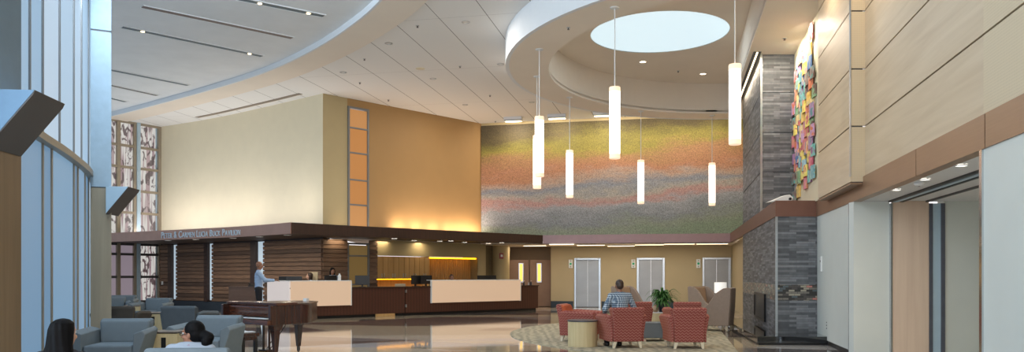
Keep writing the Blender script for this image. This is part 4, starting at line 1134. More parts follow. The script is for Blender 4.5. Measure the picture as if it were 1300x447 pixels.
# ================================================================ LOUNGE FURNITURE
def arm_chair(name, cat, group, shell, inner, legm, w=.40, ah=.66, bh=.79, fl=.10, lab=''):
    t = T(name, lab, cat, group=group)
    # seat cushion and base
    MB().box(-w+.02, w-.02, -.40, .30, .30, .45).build('seat_cushion', inner, t, bevel=.035, seg=3)
    MB().box(-w+.03, w-.03, -.36, .34, .13, .30).build('base', shell, t, bevel=.012)
    # back: outer shell flaring upwards, inner pad
    MB().loft([[(-w+.02,.30,.13),(w-.02,.30,.13),(w-.02,.37,.13),(-w+.02,.37,.13)],
               [(-w+.01,.28,.5),(w-.01,.28,.5),(w-.01,.40,.5),(-w+.01,.40,.5)],
               [(-w-.02,.33,bh-.04),(w+.02,.33,bh-.04),(w+.02,.45,bh-.04),(-w-.02,.45,bh-.04)],
               [(-w-.01,.35,bh),(w+.01,.35,bh),(w+.01,.43,bh),(-w-.01,.43,bh)]]).build('back_shell', shell, t, bevel=.032, seg=4)
    MB().loft([[(-w+.03,.18,.43),(w-.03,.18,.43),(w-.03,.30,.43),(-w+.03,.30,.43)],
               [(-w+.01,.22,.62),(w-.01,.22,.62),(w-.01,.33,.62),(-w+.01,.33,.62)],
               [(-w-.01,.27,bh-.015),(w+.01,.27,bh-.015),(w+.01,.37,bh-.015),(-w-.01,.37,bh-.015)]]).build('back_cushion', inner, t, bevel=.045, seg=4)
    for s in (-1, 1):
        def q(x_, y_, z_): return (s*x_, y_, z_)
        a_ = w-.005
        MB().loft([[q(a_,-.42,.13),q(a_+.07,-.42,.13),q(a_+.07,-.42,.3),q(a_+.09+fl*.6,-.42,ah-.06),q(a_+.05+fl*.5,-.42,ah),q(a_-.0,-.42,ah-.05),q(a_-.01,-.42,.3)],
                   [q(a_,.20,.13),q(a_+.06,.20,.13),q(a_+.06,.20,.3),q(a_+.07+fl*.6,.20,ah-.02),q(a_+.04+fl*.5,.20,ah+.03),q(a_-.0,.20,ah-.02),q(a_-.01,.20,.3)],
                   [q(a_,.36,.13),q(a_+.03,.36,.13),q(a_+.03,.36,.3),q(a_+.05+fl*.3,.36,ah-.04),q(a_+.03+fl*.3,.36,ah),q(a_-.0,.36,ah-.04),q(a_-.01,.36,.3)]]).build('armrest', shell, t, bevel=.024, seg=3)
    for sx in (-1, 1):
        for sy in (-1, 1):
            MB().frus((sx*(w-.03), sy*.33, 0, .022, .022), (sx*(w-.06), sy*.31, .14, .038, .038)).build('leg', legm, t, bevel=.004)
    return t

grey = arm_chair('lounge_armchair', 'armchair', 'blue-grey lounge armchairs', M['grey_fab'], M['grey_fab'], M['metal_dark'], w=.355, fl=.13)
used = [False]
gl = [((150,11.55), .12, 'blue-grey armchair facing the viewer beside the long-haired person'),
      ((266,12.5), -.06, 'blue-grey armchair facing the viewer, behind the person with glasses'),
      ((257,7.5), PI+.05, 'blue-grey armchair holding the person with glasses'),
      ((81,6.45), PI-.1, 'blue-grey armchair holding the long-haired person'),
      ((194,22.2), -.05, 'blue-grey armchair facing the viewer by the birch window'),
      ((153,25.3), .2, 'small-looking blue-grey armchair farthest away by the birch window'),
      ((143,23.4), .5, 'blue-grey armchair mostly hidden by the lobby column')]
for (px, Y), rz, lb in gl: place(grey, used, ((px-650)/1000*Y, Y, 0), rz, lb)
slate = arm_chair('lounge_armchair', 'armchair', 'blue-grey lounge armchairs', M['slate_fab'], M['slate_fab'], M['metal_dark'], w=.37)
u2 = [False]; place(slate, u2, ((239-650)/1000*17.1, 17.1, 0), PI-.1, 'slate grey armchair seen from behind, left of the piano')
brown = arm_chair('lounge_armchair', 'armchair', 'blue-grey lounge armchairs', M['brown_fab'], M['brown_fab'], M['metal_dark'])
u2 = [False]; place(brown, u2, ((152-650)/1000*16.9, 16.9, 0), PI+.15, 'dark taupe armchair seen from behind, right of the column')

red = arm_chair('patterned_armchair', 'armchair', 'red chevron armchairs', M['chev'], M['orange'], M['chair_leg'], w=.305, ah=.65, bh=.80, fl=.10)
used = [False]
for (px, Y), rz, lb in (((870,15.6), PI, 'red chevron armchair seen from behind, nearest on the right'),
                        ((790,15.75), PI+.16, 'red chevron armchair holding the plaid-shirted man'),
                        ((736,17.2), PI/2-.35, 'red chevron armchair with orange seat in side view, by the round drum table'),
                        ((803,19.0), PI+.25, 'red chevron armchair just behind the seated man'),
                        ((868,18.9), PI, 'red chevron armchair mostly hidden behind the nearest right one')):
    place(red, used, ((px-650)/1000*Y, Y, .012), rz, lb)

# drum tables, ottomans, plant
t = T('drum_side_table', 'cream drum side table with dark top beside the orange-seated armchair', 'side table', ((739.5-650)/1000*15.9, 15.9, .012), 0, 'drum side tables')
MB().cyl(0, 0, 0, .5, .295, n=48).build('body', M['light_wood'], t, bevel=.004)
MB().cyl(0, 0, .5, .53, .305, n=48).build('top', mat('dark_grey_top', (70, 70, 76), .3), t, bevel=.004)
t = T('drum_side_table', 'small cream drum table carrying the potted fern', 'side table', ((838-650)/1000*20.1, 20.1, .012), 0, 'drum side tables')
MB().cyl(0, 0, 0, .47, .23, n=48).build('body', M['light_wood'], t, bevel=.004)
MB().cyl(0, 0, .47, .49, .24, n=48).build('top', M['white'], t, bevel=.004)
ot = T('ottoman', '', 'ottoman', group='grey cube ottomans')
MB().box(-.28, .28, -.28, .28, .07, .40).build('cushion', M['ottoman'], ot, bevel=.02)
MB().box(-.285, .285, -.285, .285, .385, .395).build('piping', M['slate_fab'], ot)
for sx in (-1, 1):
    for sy in (-1, 1): MB().box(sx*.22-.025, sx*.22+.025, sy*.22-.025, sy*.22+.025, 0, .07).build('foot', M['maple_door'], ot)
used = [False]
place(ot, used, ((829-650)/1000*17.25, 17.25, .012), .02, 'grey cube ottoman between the two nearest red armchairs')
place(ot, used, ((797-650)/1000*17.35, 17.35, .012), .02, 'grey cube ottoman mostly hidden behind the seated man')
pl = T('potted_fern', 'leafy green fern in dark blue pot on the small drum table', 'potted plant', ((841-650)/1000*20.1, 20.08, .502))
MB().lathe([(0, 0), (.09, 0), (.12, .2), (.135, .2), (.135, .24), (.11, .24), (.1, .2), (0, .2)], n=24).build('pot', M['pot'], pl)
rf = random.Random(5); fo = MB()
for k in range(110):
    a = rf.uniform(0, 2*PI); ln = rf.uniform(.25, .46); up_ = rf.uniform(.12, .48); dr_ = rf.uniform(.1, .34)
    pts = []
    for i in range(8):
        f = i/7; rr_ = ln*f; zz_ = .22+up_*math.sin(f*PI*.62)*1.0 - dr_*f*f
        pts.append(Vector((rr_*math.cos(a), rr_*math.sin(a), zz_)))
    sd_ = Vector((-math.sin(a), math.cos(a), 0))
    for i in range(7):
        w0 = .034*math.sin(PI*(.12+.88*i/7)); w1 = .034*math.sin(PI*min(1, .12+.88*(i+1)/7))
        p, q = pts[i], pts[i+1]
        fo.add([p-sd_*w0, p+sd_*w0*1.0, q+sd_*w1, q-sd_*w1, p+Vector((0,0,.006)), q+Vector((0,0,.006))], [(0,4,5,3), (4,1,2,5)])
fo.build('foliage', M['leaf'], pl, fix=False)
jr = T('round_vase', 'small tan round vase beside the fern pot', 'vase', ((831.5-650)/1000*20.05, 20.0, .502))
MB().lathe([(0,0),(.05,0),(.085,.06),(.075,.13),(.04,.16),(.04,.18),(0,.18)], n=20).build('body', mat('tan_ceramic', (176, 148, 120), .4), jr)
MB().lathe([(.035,.18),(.048,.18),(.048,.19),(.035,.19)], n=20).build('rim', mat('brown_glaze', (110, 84, 64), .4), jr)

# high-back wing chairs
hb = T('high_back_chair', '', 'high-back chair', group='taupe high-back chairs')
prof = [(-.36,.14),(.36,.14),(.40,.6),(.42,1.09),(.36,1.115),(.22,1.09),(.06,.98),(-.06,.82),(-.16,.68),(-.24,.62),(-.38,.60)]
for s in (-1, 1): MB().prism(prof, s*.33-.04, s*.33+.04, 'x').build('wing_panel', M['taupe'], hb, bevel=.015)
MB().prism([(.30,.14),(.37,.14),(.41,.6),(.43,1.10),(.36,1.10),(.33,.6)], -.295, .295, 'x').build('back_panel', M['taupe'], hb, bevel=.012)
MB().prism([(.18,.42),(.32,.42),(.35,1.08),(.26,1.08)], -.285, .285, 'x').build('back_cushion', M['taupe_in'], hb, bevel=.03)
MB().box(-.285, .285, -.36, .28, .28, .45).build('seat_cushion', M['taupe_in'], hb, bevel=.03)
MB().box(-.285, .285, -.34, .30, .14, .28).build('base', M['taupe'], hb)
for sx in (-1, 1):
    for sy in (-1, 1): MB().frus((sx*.3, sy*.31, 0, .018, .018), (sx*.3, sy*.31, .14, .03, .03)).build('leg', M['chair_leg'], hb)
used = [False]
for (px, Y), rz, lb in (((910,20.4), -PI/2-.45, 'taupe high-back chair facing left, nearest the stone chimney'),
                        ((898,22.6), PI/2-.85, 'taupe high-back chair left of the white table lamp'),
                        ((800,22.8), PI/2-.9, 'taupe high-back chair behind the seated man')):
    place(hb, used, ((px-650)/1000*Y, Y, .012), rz, lb)
t = T('lamp_table', 'small wooden table under the white lamp between high-back chairs', 'side table', ((916-650)/1000*21.7, 21.7, .012))
MB().box(-.2, .2, -.2, .2, .5, .54).build('top', M['maple_door'], t, bevel=.004)
for sx in (-1, 1):
    for sy in (-1, 1): MB().box(sx*.17-.02, sx*.17+.02, sy*.17-.02, sy*.17+.02, 0, .5).build('leg', M['maple_door'], t)
t = T('table_lamp', 'table lamp with white drum shade between the high-back chairs', 'table lamp', ((914-650)/1000*21.7, 21.65, .552))
MB().lathe([(0,0),(.09,0),(.09,.02),(.03,.05),(.05,.15),(.02,.32),(.012,.44),(0,.44)], n=20).build('base', M['metal_dark'], t)
MB().lathe([(.165,.40),(.165,.69),(.16,.69),(.16,.40)], n=32).build('lamp_shade', M['shade_white'], t)
# cube tables with slots
def cube_table(px, Y, rz, lb, slot=True):
    t = T('cube_side_table', lb, 'side table', ((px-650)/1000*Y, Y, 0), rz, 'cube side tables')
    MB().box(-.2, .2, -.2, .2, 0, .57).build('body', M['light_wood'], t, bevel=.004)
    MB().box(-.205, .205, -.205, .205, .57, .582).build('edge_band', M['black'], t)
    MB().box(-.205, .205, -.205, .205, .582, .6).build('top', mat('grey_brown_laminate', (126, 116, 108), .4), t, bevel=.003)
    if slot: MB().box(-.035, .035, -.206, -.198, .32, .51).build('outlet_slot', M['black'], t)
cube_table(215, 12.0, .0, 'cream cube table with dark outlet slot, nearest')
cube_table(198, 17.9, .12, 'cream cube table behind the first, right of the dark taupe armchair')
cube_table(168, 22.0, .35, 'cream cube table farthest away by the birch window')

# ================================================================ GRAND PIANO
K0 = Vector((-4.05, 13.2)); K1 = Vector((-5.2, 14.08))     # treble end, bass end of the keyboard side
kx = (K0-K1).normalized(); kang = math.atan2(kx.y, kx.x); PW = (K0-K1).length
pi_ = T('grand_piano', 'mahogany baby grand piano with closed lid on tapered legs', 'piano', (K1.x, K1.y, 0), kang)
def case_outline(grow=0, y0=.0):
    P_ = [(0-grow, y0), (PW+grow, y0), (PW+grow, .62)]
    P_ += [(PW+grow-.02, .78), (PW-.12+grow, .95), (PW-.28+grow, 1.1), (PW-.42+grow, 1.24), (PW-.55+grow, 1.40), (PW-.68+grow, 1.52+grow), (PW-.85, 1.58+grow), (.5, 1.6+grow), (.2, 1.57+grow), (.02-grow, 1.45)]
    return P_
MB().prism(case_outline(0, .28), .60, .93).build('case', M['piano_d'], pi_, bevel=.006)
MB().prism([(PW-.06, -.0), (PW, -.0), (PW, .3), (PW-.06, .3)], .60, .93).build('cheek_block', M['piano_d'], pi_, bevel=.006); MB().prism([(0, 0), (.06, 0), (.06, .3), (0, .3)], .60, .93).build('cheek_block', M['piano_d'], pi_, bevel=.006)
MB().prism(case_outline(.012, .12), .93, .955).build('lid', M['piano'], pi_, bevel=.006)
MB().box(-.01, PW+.01, .10, .55, .955, .972).build('front_lid', M['piano'], pi_, bevel=.004)
MB().prism([(.05,.60), (-.06,.60), (-.06,.68), (.05,.70)], -.0, PW, 'x').build('key_slip', M['piano'], pi_, bevel=.004)
MB().box(.06, PW-.06, -.03, .16, .70, .715).build('white_keys', M['paper'], pi_)
kk = MB(); nk = 36
for i in range(nk): 
    if i % 7 in (2, 6): continue
    xk = .08+(i+1)*(PW-.16)/nk; kk.box(xk-.008, xk+.008, .03, .16, .715, .727)
kk.build('black_keys', M['black'], pi_)
MB().prism([(.16,.715),(.19,.715),(.24,.93),(.15,.93),(.12,.88)], .06, PW-.06, 'x').build('fallboard', M['piano'], pi_, bevel=.004)
for (lx, ly) in ((.14, .2), (PW-.14, .2), (.42, 1.36)):
    lg = MB().frus((lx, ly, .10, .032, .032), (lx, ly, .5, .06, .06)).frus((lx, ly, .5, .075, .075), (lx, ly, .6, .095, .095)).build('leg', M['piano_d'], pi_, bevel=.006)
    MB().cyl(lx, ly, .03, .12, .03, n=14).ball((lx, ly, .03), .03, n=12, m=8).build('caster', M['metal_dark'], lg)
ly_ = MB().box(PW/2-.1, PW/2-.07, .42, .45, .12, .6).box(PW/2+.07, PW/2+.1, .42, .45, .12, .6).box(PW/2-.13, PW/2+.13, .36, .5, .08, .13).tube([(PW/2-.05,.47,.12),(PW/2-.05,.85,.6)],.008).tube([(PW/2+.05,.47,.12),(PW/2+.05,.85,.6)],.008).build('pedal_lyre', M['piano_d'], pi_)
for k in (-1,0,1): MB().box(PW/2+k*.07-.012, PW/2+k*.07+.012, .27, .37, .085, .097).build('pedal', mat('brass', (190,150,70), .3, 1), ly_)
bx = at(312, 13.3)
bn = T('piano_bench', 'dark wooden piano bench at the keyboard side of the piano', 'bench', (bx[0]-.12, bx[1]-.02, 0), kang)
MB().box(-.36, .36, -.17, .17, .42, .48).build('seat', M['piano_d'], bn, bevel=.01)
MB().box(-.33, .33, -.14, .14, .36, .42).build('apron', M['piano_d'], bn)
for sx in (-1, 1):
    for sy in (-1, 1): MB().box(sx*.31-.025, sx*.31+.025, sy*.12-.025, sy*.12+.025, 0, .38).build('leg', M['black'], bn)
bk = T('music_book', 'white open music book lying on the piano bench', 'book', (bx[0]-.05, bx[1]-.02, .48), kang)
MB().prism([(-.2,0),(.2,0),(.2,.015),(.1,.022),(0,.01),(-.1,.022),(-.2,.015)], -.12, .12, 'y').build('pages', M['paper'], bk)
MB().box(-.205, .205, -.125, .125, -.0, .003).build('cover', M['pot'], bk)
sh = T('white_card', 'small white card lying on the tail of the piano lid', 'card', (*at(388.5, 14.95), .955), kang)
MB().box(-.05, .05, -.03, .03, 0, .05).build('card', M['paper'], sh)
bw_ = T('white_cup', 'small white cup standing between the slate armchair and the piano', 'cup', (0,0,0))
cup_xy = at(268.5, 14.6)
bw_.location = (*cup_xy, .45)
MB().lathe([(0,0),(.035,0),(.045,.12),(.04,.12),(.03,.01),(0,.01)], n=16).build('body', M['white'], bw_)
MB().lathe([(.03,.12),(.05,.12),(.05,.13),(.0,.14)], n=16).build('lid', M['white'], bw_)
st_ = T('low_table', 'low dark round table holding the white cup', 'side table', (*cup_xy, 0))
MB().cyl(0,0,.42,.45,.2,n=32).build('top', M['walnut'], st_)
MB().cyl(0,0,0.02,.42,.03,n=16).build('pole', M['black'], st_)
MB().cyl(0,0,0,.02,.15,n=24).build('base', M['black'], st_)
# ================================================================ PEOPLE
def vlerp(a, b, t): return tuple(a[i]+(b[i]-a[i])*t for i in range(3))
def person(lab, loc, rz, pose, skin, top, legs, scale=1.0, head_yaw=0, head_tilt=0, sleeves='long', hair=None, female=False, glasses=False, collar=None, lean=0, arms=None, shoe=True):
    root = T('person', lab, 'person', loc, rz); root.scale = (scale,)*3
    if pose == 'sit':
        J = dict(pel=(0,.08,.53), waist=(0,.10,.72), chest=(0,.10,.92), neck=(0,.08,1.10), head=(0,.045,1.235),
                 shL=(-.175,.09,1.03), shR=(.175,.09,1.03), elL=(-.25,.02,.76), elR=(.25,.02,.76), wrL=(-.22,-.23,.69), wrR=(.22,-.23,.69),
                 hipL=(-.1,.06,.52), hipR=(.1,.06,.52), knL=(-.13,-.38,.51), knR=(.13,-.38,.51), anL=(-.13,-.36,.09), anR=(.13,-.36,.09))
    else:
        J = dict(pel=(0,0,.94), waist=(0,.0,1.1), chest=(0,.0,1.3), neck=(0,.0,1.49), head=(0,-.02,1.635),
                 shL=(-.18,.0,1.42), shR=(.18,.0,1.42), elL=(-.23,.03,1.13), elR=(.23,.03,1.13), wrL=(-.22,-.05,.88), wrR=(.22,-.05,.88),
                 hipL=(-.1,0,.92), hipR=(.1,0,.92), knL=(-.1,-.02,.5), knR=(.1,-.02,.5), anL=(-.1,.02,.09), anR=(.1,.02,.09))
    if arms: J.update(arms)
    J = {k: Vector(v) for k, v in J.items()}
    if lean:
        R_ = Matrix.Rotation(lean, 4, 'X'); piv = J['pel'].copy()
        for k in ('waist','chest','neck','head','shL','shR') + (() if arms else ('elL','elR','wrL','wrR')): J[k] = piv + (R_ @ (J[k]-piv))
    H = Matrix.Rotation(head_yaw, 4, 'Z') @ Matrix.Rotation(head_tilt, 4, 'X')
    hc = J['head']
    def hp(x_, y_, z_): return hc + (H @ Vector((x_, y_, z_)))
    f = .88 if female else 1.0
    b = MB()
    def torso(g, mb, upto='neck'):
        mb.ball(J['pel'], .155*f+g+.01, .115+g, .12+g, M=None)
        for k in range(6): 
            q = J['pel'].lerp(J['chest'], k/5); wx = (.155, .145, .138, .145, .16, .172)[k]*f
            mb.ball(q, wx+g, .10+g+(.012 if k > 2 else 0), .10+g)
        mb.ball(J['chest']+Vector((0,0,.05)), .165*f+g, .105+g, .11+g)
        mb.capsule(J['shL'], .062*f+g, J['chest']+Vector((0,0,.08)), .09+g); mb.capsule(J['shR'], .062*f+g, J['chest']+Vector((0,0,.08)), .09+g)
        mb.capsule(J['neck']-Vector((0,0,.05)), .068*f+g, J['shL'].lerp(J['neck'], .5)-Vector((0,0,.02)), .055+g)
        mb.capsule(J['neck']-Vector((0,0,.05)), .068*f+g, J['shR'].lerp(J['neck'], .5)-Vector((0,0,.02)), .055+g)
    def arm(s, g, mb, end=1.0):
        mb.capsule(J['sh'+s], .056*f+g, J['el'+s], .043*f+g)
        mb.capsule(J['el'+s], .043*f+g, vlerp(J['el'+s], J['wr'+s], end), (.043+(.030-.043)*end)*f+g)
    def leg(s, g, mb, end=1.0):
        mb.capsule(J['hip'+s], .088+g, J['kn'+s], .060+g)
        c_ = vlerp(J['kn'+s], J['an'+s], .35); mb.capsule(J['kn'+s], .058+g, c_, .056+g)
        mb.capsule(c_, .056+g, vlerp(J['kn'+s], J['an'+s], end), .04+g)
    torso(0, b)
    for s in 'LR':
        arm(s, 0, b); leg(s, 0, b)
        an = J['an'+s]; b.capsule(an-Vector((0,-.02,.03)), .042, an+Vector((0,-.15,-.055)), .03)
        # hand: palm, four fingers and a thumb
        d = (J['wr'+s]-J['el'+s]).normalized(); side = -1 if s == 'L' else 1
        u = d.cross(Vector((0,0,1)));  u = u.normalized() if u.length > .1 else Vector((0,-1,0)); w_ = u.cross(d).normalized()
        wr = J['wr'+s]; pc = wr+d*.05
        for k in range(4): b.capsule(wr+d*.015+u*(-.022+.015*k), .014, wr+d*.085+u*(-.03+.02*k), .012)
        for k, ln in enumerate((.062, .075, .07, .055)):
            p0 = wr+d*.088+u*(-.03+.02*k); p1 = p0+d*ln*.5-w_*.008; p2 = p1+d*ln*.45-w_*.02
            b.capsule(p0, .0095, p1, .009, 8); b.capsule(p1, .009, p2, .008, 8)
        t0 = wr+d*.03-u*.03*side; t1 = t0+d*.03-u*.03*side; b.capsule(t0, .012, t1, .0105, 8); b.capsule(t1, .0105, t1+d*.028-w_*.004, .009, 8)
    b.capsule(J['neck']-Vector((0,0,.04)), .056*f, hp(0,.015,-.06), .052*f)
    Hm = H.to_3x3().to_4x4()
    b.ball(hp(0,.012,.03), .076, .095, .092, M=Hm); b.ball(hp(0,-.012,-.035), .062, .078, .085, M=Hm); b.ball(hp(0,-.045,-.085), .036, .034, .03, M=Hm)
    b.capsule(hp(0,-.088,.01), .010, hp(0,-.106,-.028), .014, 8); b.ball(hp(0,-.082,.028), .05, .014, .01, M=Hm)
    b.ball(hp(0,-.084,-.058), .022, .012, .006, M=Hm); b.ball(hp(0,-.082,-.069), .019, .011, .006, M=Hm)
    for s in (-1, 1): b.ball(hp(s*.078,.01,-.012), .012, .02, .032, M=Hm); b.ball(hp(s*.045,-.055,-.03), .022, .02, .02, M=Hm)
    b.build('body', skin, root, remesh=.0075, smoothit=3)
    for s in (-1, 1):
        e = MB().ball(hp(s*.03,-.078,.006), .0115, n=12, m=8).build('eye', M['white'], root, smooth=True)
        MB().ball(hp(s*.03,-.0875,.006), .005, .003, .005, n=10, m=6, M=Hm).build('iris', M['black'], e)
    sb = MB(); torso(.014, sb)
    for s in 'LR': arm(s, .013, sb, .92 if sleeves == 'long' else .0)
    sb.build('shirt', top, root, remesh=.010, smoothit=3)
    tb = MB(); tb.ball(J['pel'], .165*f+.018, .13, .125)
    for s in 'LR': leg(s, .018, tb, .97)
    tb.build('trousers', legs, root, remesh=.012, smoothit=3)
    for s in 'LR':
        an = J['an'+s]
        MB().capsule(an-Vector((0,-.03,.035)), .05, an+Vector((0,-.14,-.05)), .04).build('shoe', M['black'], root, remesh=.012, smoothit=2)
    if collar:
        MB().tube([J['neck']+Vector((.062*math.cos(a), .062*math.sin(a)+.0, -.03+.01*math.sin(a))) for a in [2*PI*k/16 for k in range(17)]], .012, cap=False).build('collar', collar, root, smooth=True)
    if hair:
        hb_ = MB(); kind, hm = hair
        if kind == 'crop':
            hb_.ball(hp(0,.022,.042), .082, .093, .088, M=Hm); hb_.ball(hp(0,.05,-.0), .074, .066, .075, M=Hm)
        if kind == 'bald':
            hb_.ball(hp(0,.045,-.01), .079, .066, .045, M=Hm)
        if kind in ('bun', 'bob'):
            hb_.ball(hp(0,.028,.045), .09, .10, .092, M=Hm); hb_.ball(hp(0,.05,-.0), .086, .08, .09, M=Hm)
        if kind == 'bun':
            hb_.capsule(hp(0,.12,-.01), .055, hp(0,.17,-.03), .055); hb_.ball(hp(0.01,.16,-.075), .056, .052, .075, M=Hm); hb_.ball(hp(0,.15,-.16), .048, .04, .08, M=Hm)
        if kind == 'long':
            rows_ = [(.128,.012,.012,.03),(.118,.05,.055,.03),(.09,.084,.09,.035),(.04,.098,.092,.05),(-.02,.102,.086,.062),(-.09,.108,.08,.075),(-.16,.128,.075,.09),(-.23,.158,.07,.105),(-.30,.180,.064,.115),(-.37,.176,.055,.12),(-.42,.13,.035,.12)]
            hb_.loft([[hp(rx*math.cos(2*PI*j/40)*(1+.05*math.sin(j*2.4+z0*9)*min(1,.13-z0)), yo+ry*math.sin(2*PI*j/40)*(1+.06*math.sin(j*1.9+z0*14)), z0) for j in range(40)] for z0, rx, ry, yo in rows_])
        if kind == 'bob':
            hb_.capsule(hp(-.06,.02,0), .045, hp(-.07,.01,-.13), .03); hb_.capsule(hp(.06,.02,0), .045, hp(.07,.01,-.13), .03); hb_.capsule(hp(0,.06,0), .07, hp(0,.06,-.12), .045)
        hb_.build('hair', hm, root, remesh=.007, smoothit=3)
    if glasses:
        g = MB()
        for s in (-1, 1):
            g.tube([hp(s*.032+.024*math.cos(a), -.097, .004+.017*math.sin(a)) for a in [2*PI*k/14 for k in range(15)]], .0035, 6, cap=False)
            g.tube([hp(s*.056,-.096,.008), hp(s*.078,-.06,.008), hp(s*.082,.01,.004)], .0035, 6)
        g.tube([hp(-.01,-.099,.008), hp(.01,-.099,.008)], .0035, 6)
        g.build('glasses', M['black'], root)
    return root
# seated man in plaid
person('seated man in a plaid shirt with short dark hair, seen from behind', ((784-650)/1000*15.7, 15.58, .0), PI+.16, 'sit', M['skin_b'], M['plaid'], M['trouser'], 1.0, hair=('crop', M['hair_brown']),
       arms=dict(elL=(-.30,.08,.80), wrL=(-.34,-.16,.74), elR=(.29,.06,.78), wrR=(.22,-.2,.70)), lean=-.02)
# person with long black hair
person('seated person with long straight black hair, seen from behind', ((83-650)/1000*6.35, 6.40, -.235), PI-.1, 'sit', M['skin_a'], M['dark_top'], M['trouser'], .98, hair=('long', M['hair_black']), female=True)
# person with glasses
person('seated person with glasses and black hair in a low bun, white top, in profile', ((250-650)/1000*7.45, 7.38, -.24), PI+.05, 'sit', M['skin_b'], M['shirt_white'], M['trouser'], .96, head_yaw=PI/2+.12-.35+.0, hair=('bun', M['hair_black']), female=True, glasses=True, collar=M['collar'],
       arms=dict(head=(0,.045,1.185)))
# standing man at the desk
person('standing bald man in a light blue shirt leaning an arm on the desk', (*at(328.5, 25.2), 0), PI/2+.25, 'stand', M['skin_b'], M['shirt_blue'], M['trouser'], 1.07, hair=None,
       arms=dict(elL=(-.20,-.20,1.20), wrL=(-.16,-.45,1.19), elR=(.22,-.16,1.18), wrR=(.18,-.40,1.19)))
# receptionists
lc, rz_ = office_spots['a']
person('receptionist with brown bobbed hair in profile behind the left glowing panel', (lc[0], lc[1], .19), -PI/2+.3, 'sit', M['skin_a'], M['shirt_white'], M['trouser'], .98, hair=('bob', M['hair_brown']), female=True)
p_ = DP(D_px(422, 1.2), 1.2)
person('receptionist with dark hair and white top looking down behind the desk', (p_[0], p_[1], 0), .5, 'stand', M['skin_b'], M['shirt_white'], M['trouser'], .96, hair=('bob', M['hair_black']), female=True, head_tilt=.3,
       arms=dict(elL=(-.24,-.05,1.12), wrL=(-.14,-.27,1.10), elR=(.24,-.05,1.12), wrR=(.14,-.27,1.12)))
lc, rz_ = office_spots['c']
person('receptionist bending forward behind the long glowing panel, top of head showing', (lc[0], lc[1], .06), .4, 'sit', M['skin_b'], M['shirt_white'], M['trouser'], 1.04, hair=('crop', M['hair_brown']), head_tilt=.35, lean=.1)

# ================================================================ LIGHT
def area(name, loc, rot, sx, sy, power, col=(1,1,1), spread=PI):
    l = bpy.data.lights.new(name, 'AREA'); l.shape = 'RECTANGLE'; l.size = sx; l.size_y = sy; l.energy = power; l.color = col; l.spread = spread
    o = bpy.data.objects.new(name, l); COL.objects.link(o); o.location = loc; o.rotation_euler = rot
    return o
def aim(o, target):
    d = Vector(target)-o.location; o.rotation_euler = d.to_track_quat('-Z', 'Y').to_euler()
warm = (1.0, .80, .52); neutral = (1.0, .93, .84); cool = (.75, .88, 1.0)
# uplights on top of the canopy, washing the walls above
for k, s in enumerate((.45, .95, 1.35, 2.3, 2.9, 3.5, 4.1, 4.6, 5.0)):
    if 1.5 < s < 2: continue
    p = W(s, .30); o = area('canopy_uplight', (p[0], p[1], 3.16), (0,0,0), .5, .08, 13.5 if s > 1.5 else 1.2, (1.0, .78, .58)); q = W(s, .0); aim(o, (q[0], q[1], 5.4))
    # offset towards the lobby
def lob(P_, d):   # left wall offset towards lobby
    return offset_line(P_, d)
LL = lob(LEFTW, 1.3)
for i in range(2, len(LEFTW)-1, 3):
    a = LL[i]; q = LEFTW[i]
    o = area('canopy_uplight', (a[0], a[1], 3.16), (0,0,0), .9, .2, 11, (1.0, .95, .96)); aim(o, (q[0], q[1], 5.6))
# ceiling uplights lying on the canopy roof
for (x_, y_, e_) in ((-8.2, 26.9, 22), (-11.2, 29.2, 22), (-13.8, 31.0, 16), (-5.0, 27.3, 14), (-2.6, 29.9, 12)):
    o = area('ceiling_uplight', (x_, y_, 3.2), (PI,0,0), .5, .5, e_, (1.0, .93, .84))
# downlights under the curved canopy and in the panelled ceiling
for px in (213.5, 248.5, 296, 329.5, 365):
    p = Vector(hit_px(FL, px)[0]); p = p*(1+1.3/p.length)
    area('canopy_downlight', (p.x, p.y, ZF0-.02), (0,0,0), .2, .2, 22, (1.0, .86, .66))
for px, py in ((591.3,28),(493.4,55),(635.6,81.4),(549.8,99.9),(590.5,133)):
    x_, y_ = onz(px, py, ZC); area('ceiling_downlight', (x_, y_, ZC-.03), (0,0,0), .16, .16, 60, (1.0, .93, .84))
# mural washers
for px, py in ((651.5,150.5),(707,147),(765,143.5)):
    x_, y_ = onz(px, py, ZC-.05)
    o = area('mural_washer', (x_, y_, ZC-.2), (0,0,0), .7, .1, 40, (1.0, .88, .72)); aim(o, (x_+.3, y_+1.6, 5.6))
for x_ in (4.4, 6.0, 7.6):
    o = area('mural_washer', (x_, 30.2-.2*(x_-4.4), ZC-.12), (0,0,0), .7, .1, 42, (1.0, .88, .72)); aim(o, (x_+.2, 31.4, 5.2))
# skylight
area('skylight_glow', (SKC[0], SKC[1], ZR-.02), (0,0,0), 3.0, 3.0, 50, (.82, .92, 1.0))
# daylight through the tall left glazing beside and behind the viewer
for (x_, y_, ww) in ((-5.45, 6.2, 3.5), (-4.75, 1.5, 5.0), (-4.2, -4.2, 5.5)):
    o = area('window_daylight', (x_, y_, 4.0), (0,0,0), ww, 6.6, 390, (.74, .88, 1.0)); aim(o, (x_+10, y_+2.8, 4.0))
for (x_, y_) in ((-6.9, 12.2), (-7.5, 14.0), (-6.0, 9.6)):
    o = area('high_window_daylight', (x_+.35, y_, 7.1), (0,0,0), 2.2, 1.4, 130, (.72,.87,1.0)); aim(o, (x_+9, y_+8, 2.0))
o = area('rear_fill', (4, -7.5, 4.2), (0,0,0), 16, 7, 1100, (1.0, .95, .9)); aim(o, (4, 10, 4.0))  # added fill lamp behind the camera, no glazing stands there
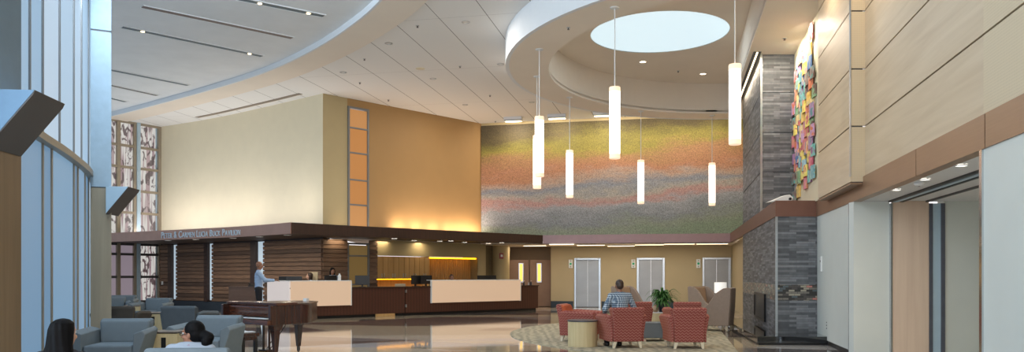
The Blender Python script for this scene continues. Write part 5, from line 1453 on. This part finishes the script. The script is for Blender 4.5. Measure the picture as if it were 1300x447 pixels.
# linear lights of the lift lobby and canopy downlights
area('lift_lobby_light', (5.0, 33.2, ZF0-.06), (0,0,-.2), 6.5, .3, 60, (1.0, .87, .66))
for s, off in ((2.5, 1.0), (4.5, 1.3), (6.3, 1.3)):
    p = DP(s, off+.6); area('canopy_downlight', (p[0], p[1], ZF0-.03), (0,0,0), .5, .5, 7, (1.0, .82, .55))
p = at(660, 35); area('corridor_light', (p[0], 34.6, ZF0-.03), (0,0,0), .6, .2, 16, (1.0, .82, .6))
for px, py in ((1220.5,209.9),(1174.5,227.6),(1138,240.9)):
    x_, y_ = onz(px, py, ZF0); area('opening_downlight', (x_, y_, ZF0-.03), (0,0,0), .15, .15, 14, (1.0, .9, .75))
# warm wash on the wood wall and chimney from the slot and ceiling
p = R(CS-.13, 22.5); o = area('chimney_slot_light', (p[0], p[1], ZD-.05), (0,0,-.2), .08, 5.0, 45, (1.0, .82, .6))
for Y in (17.9, 19.2):
    p = R(2.6, Y); o = area('art_light', (p[0], p[1], ZD-.05), (0,0,0), .3, .3, 45, (1.0, .88, .7)); aim(o, (*R(3.1, Y+.1), 4.5))
for Y in (12.0, 14.5):
    p = R(2.3, Y); o = area('wall_light', (p[0], p[1], ZD-.05), (0,0,0), .4, .4, 26, (1.0, .84, .62)); aim(o, (*R(3.1, Y+.1), 4.0))
# pendants: light they throw on the surroundings comes from their glass

w = bpy.data.worlds.new('World'); SC.world = w; w.use_nodes = True
bg = w.node_tree.nodes['Background']; bg.inputs[0].default_value = (*lin((226, 222, 224)), 1); bg.inputs[1].default_value = 2.0

# ================================================================ CAMERA
cam = bpy.data.cameras.new('Camera'); co_ = bpy.data.objects.new('Camera', cam); COL.objects.link(co_)
co_.location = (0, 0, EYE); co_.rotation_euler = (PI/2, 0, 0)
cam.sensor_width = 36; cam.lens = 36*F/1300; cam.shift_x = 0; cam.shift_y = (HOR-223.5)/1300
cam.clip_end = 200
SC.camera = co_
SC.view_settings.view_transform = 'Standard'; SC.view_settings.look = 'None'; SC.view_settings.gamma = 1; SC.view_settings.use_curve_mapping = False
SC.view_settings.exposure = 0.0
SC.cycles.use_denoising = True
SC.cycles.max_bounces = 8
SC.cycles.sample_clamp_indirect = 6
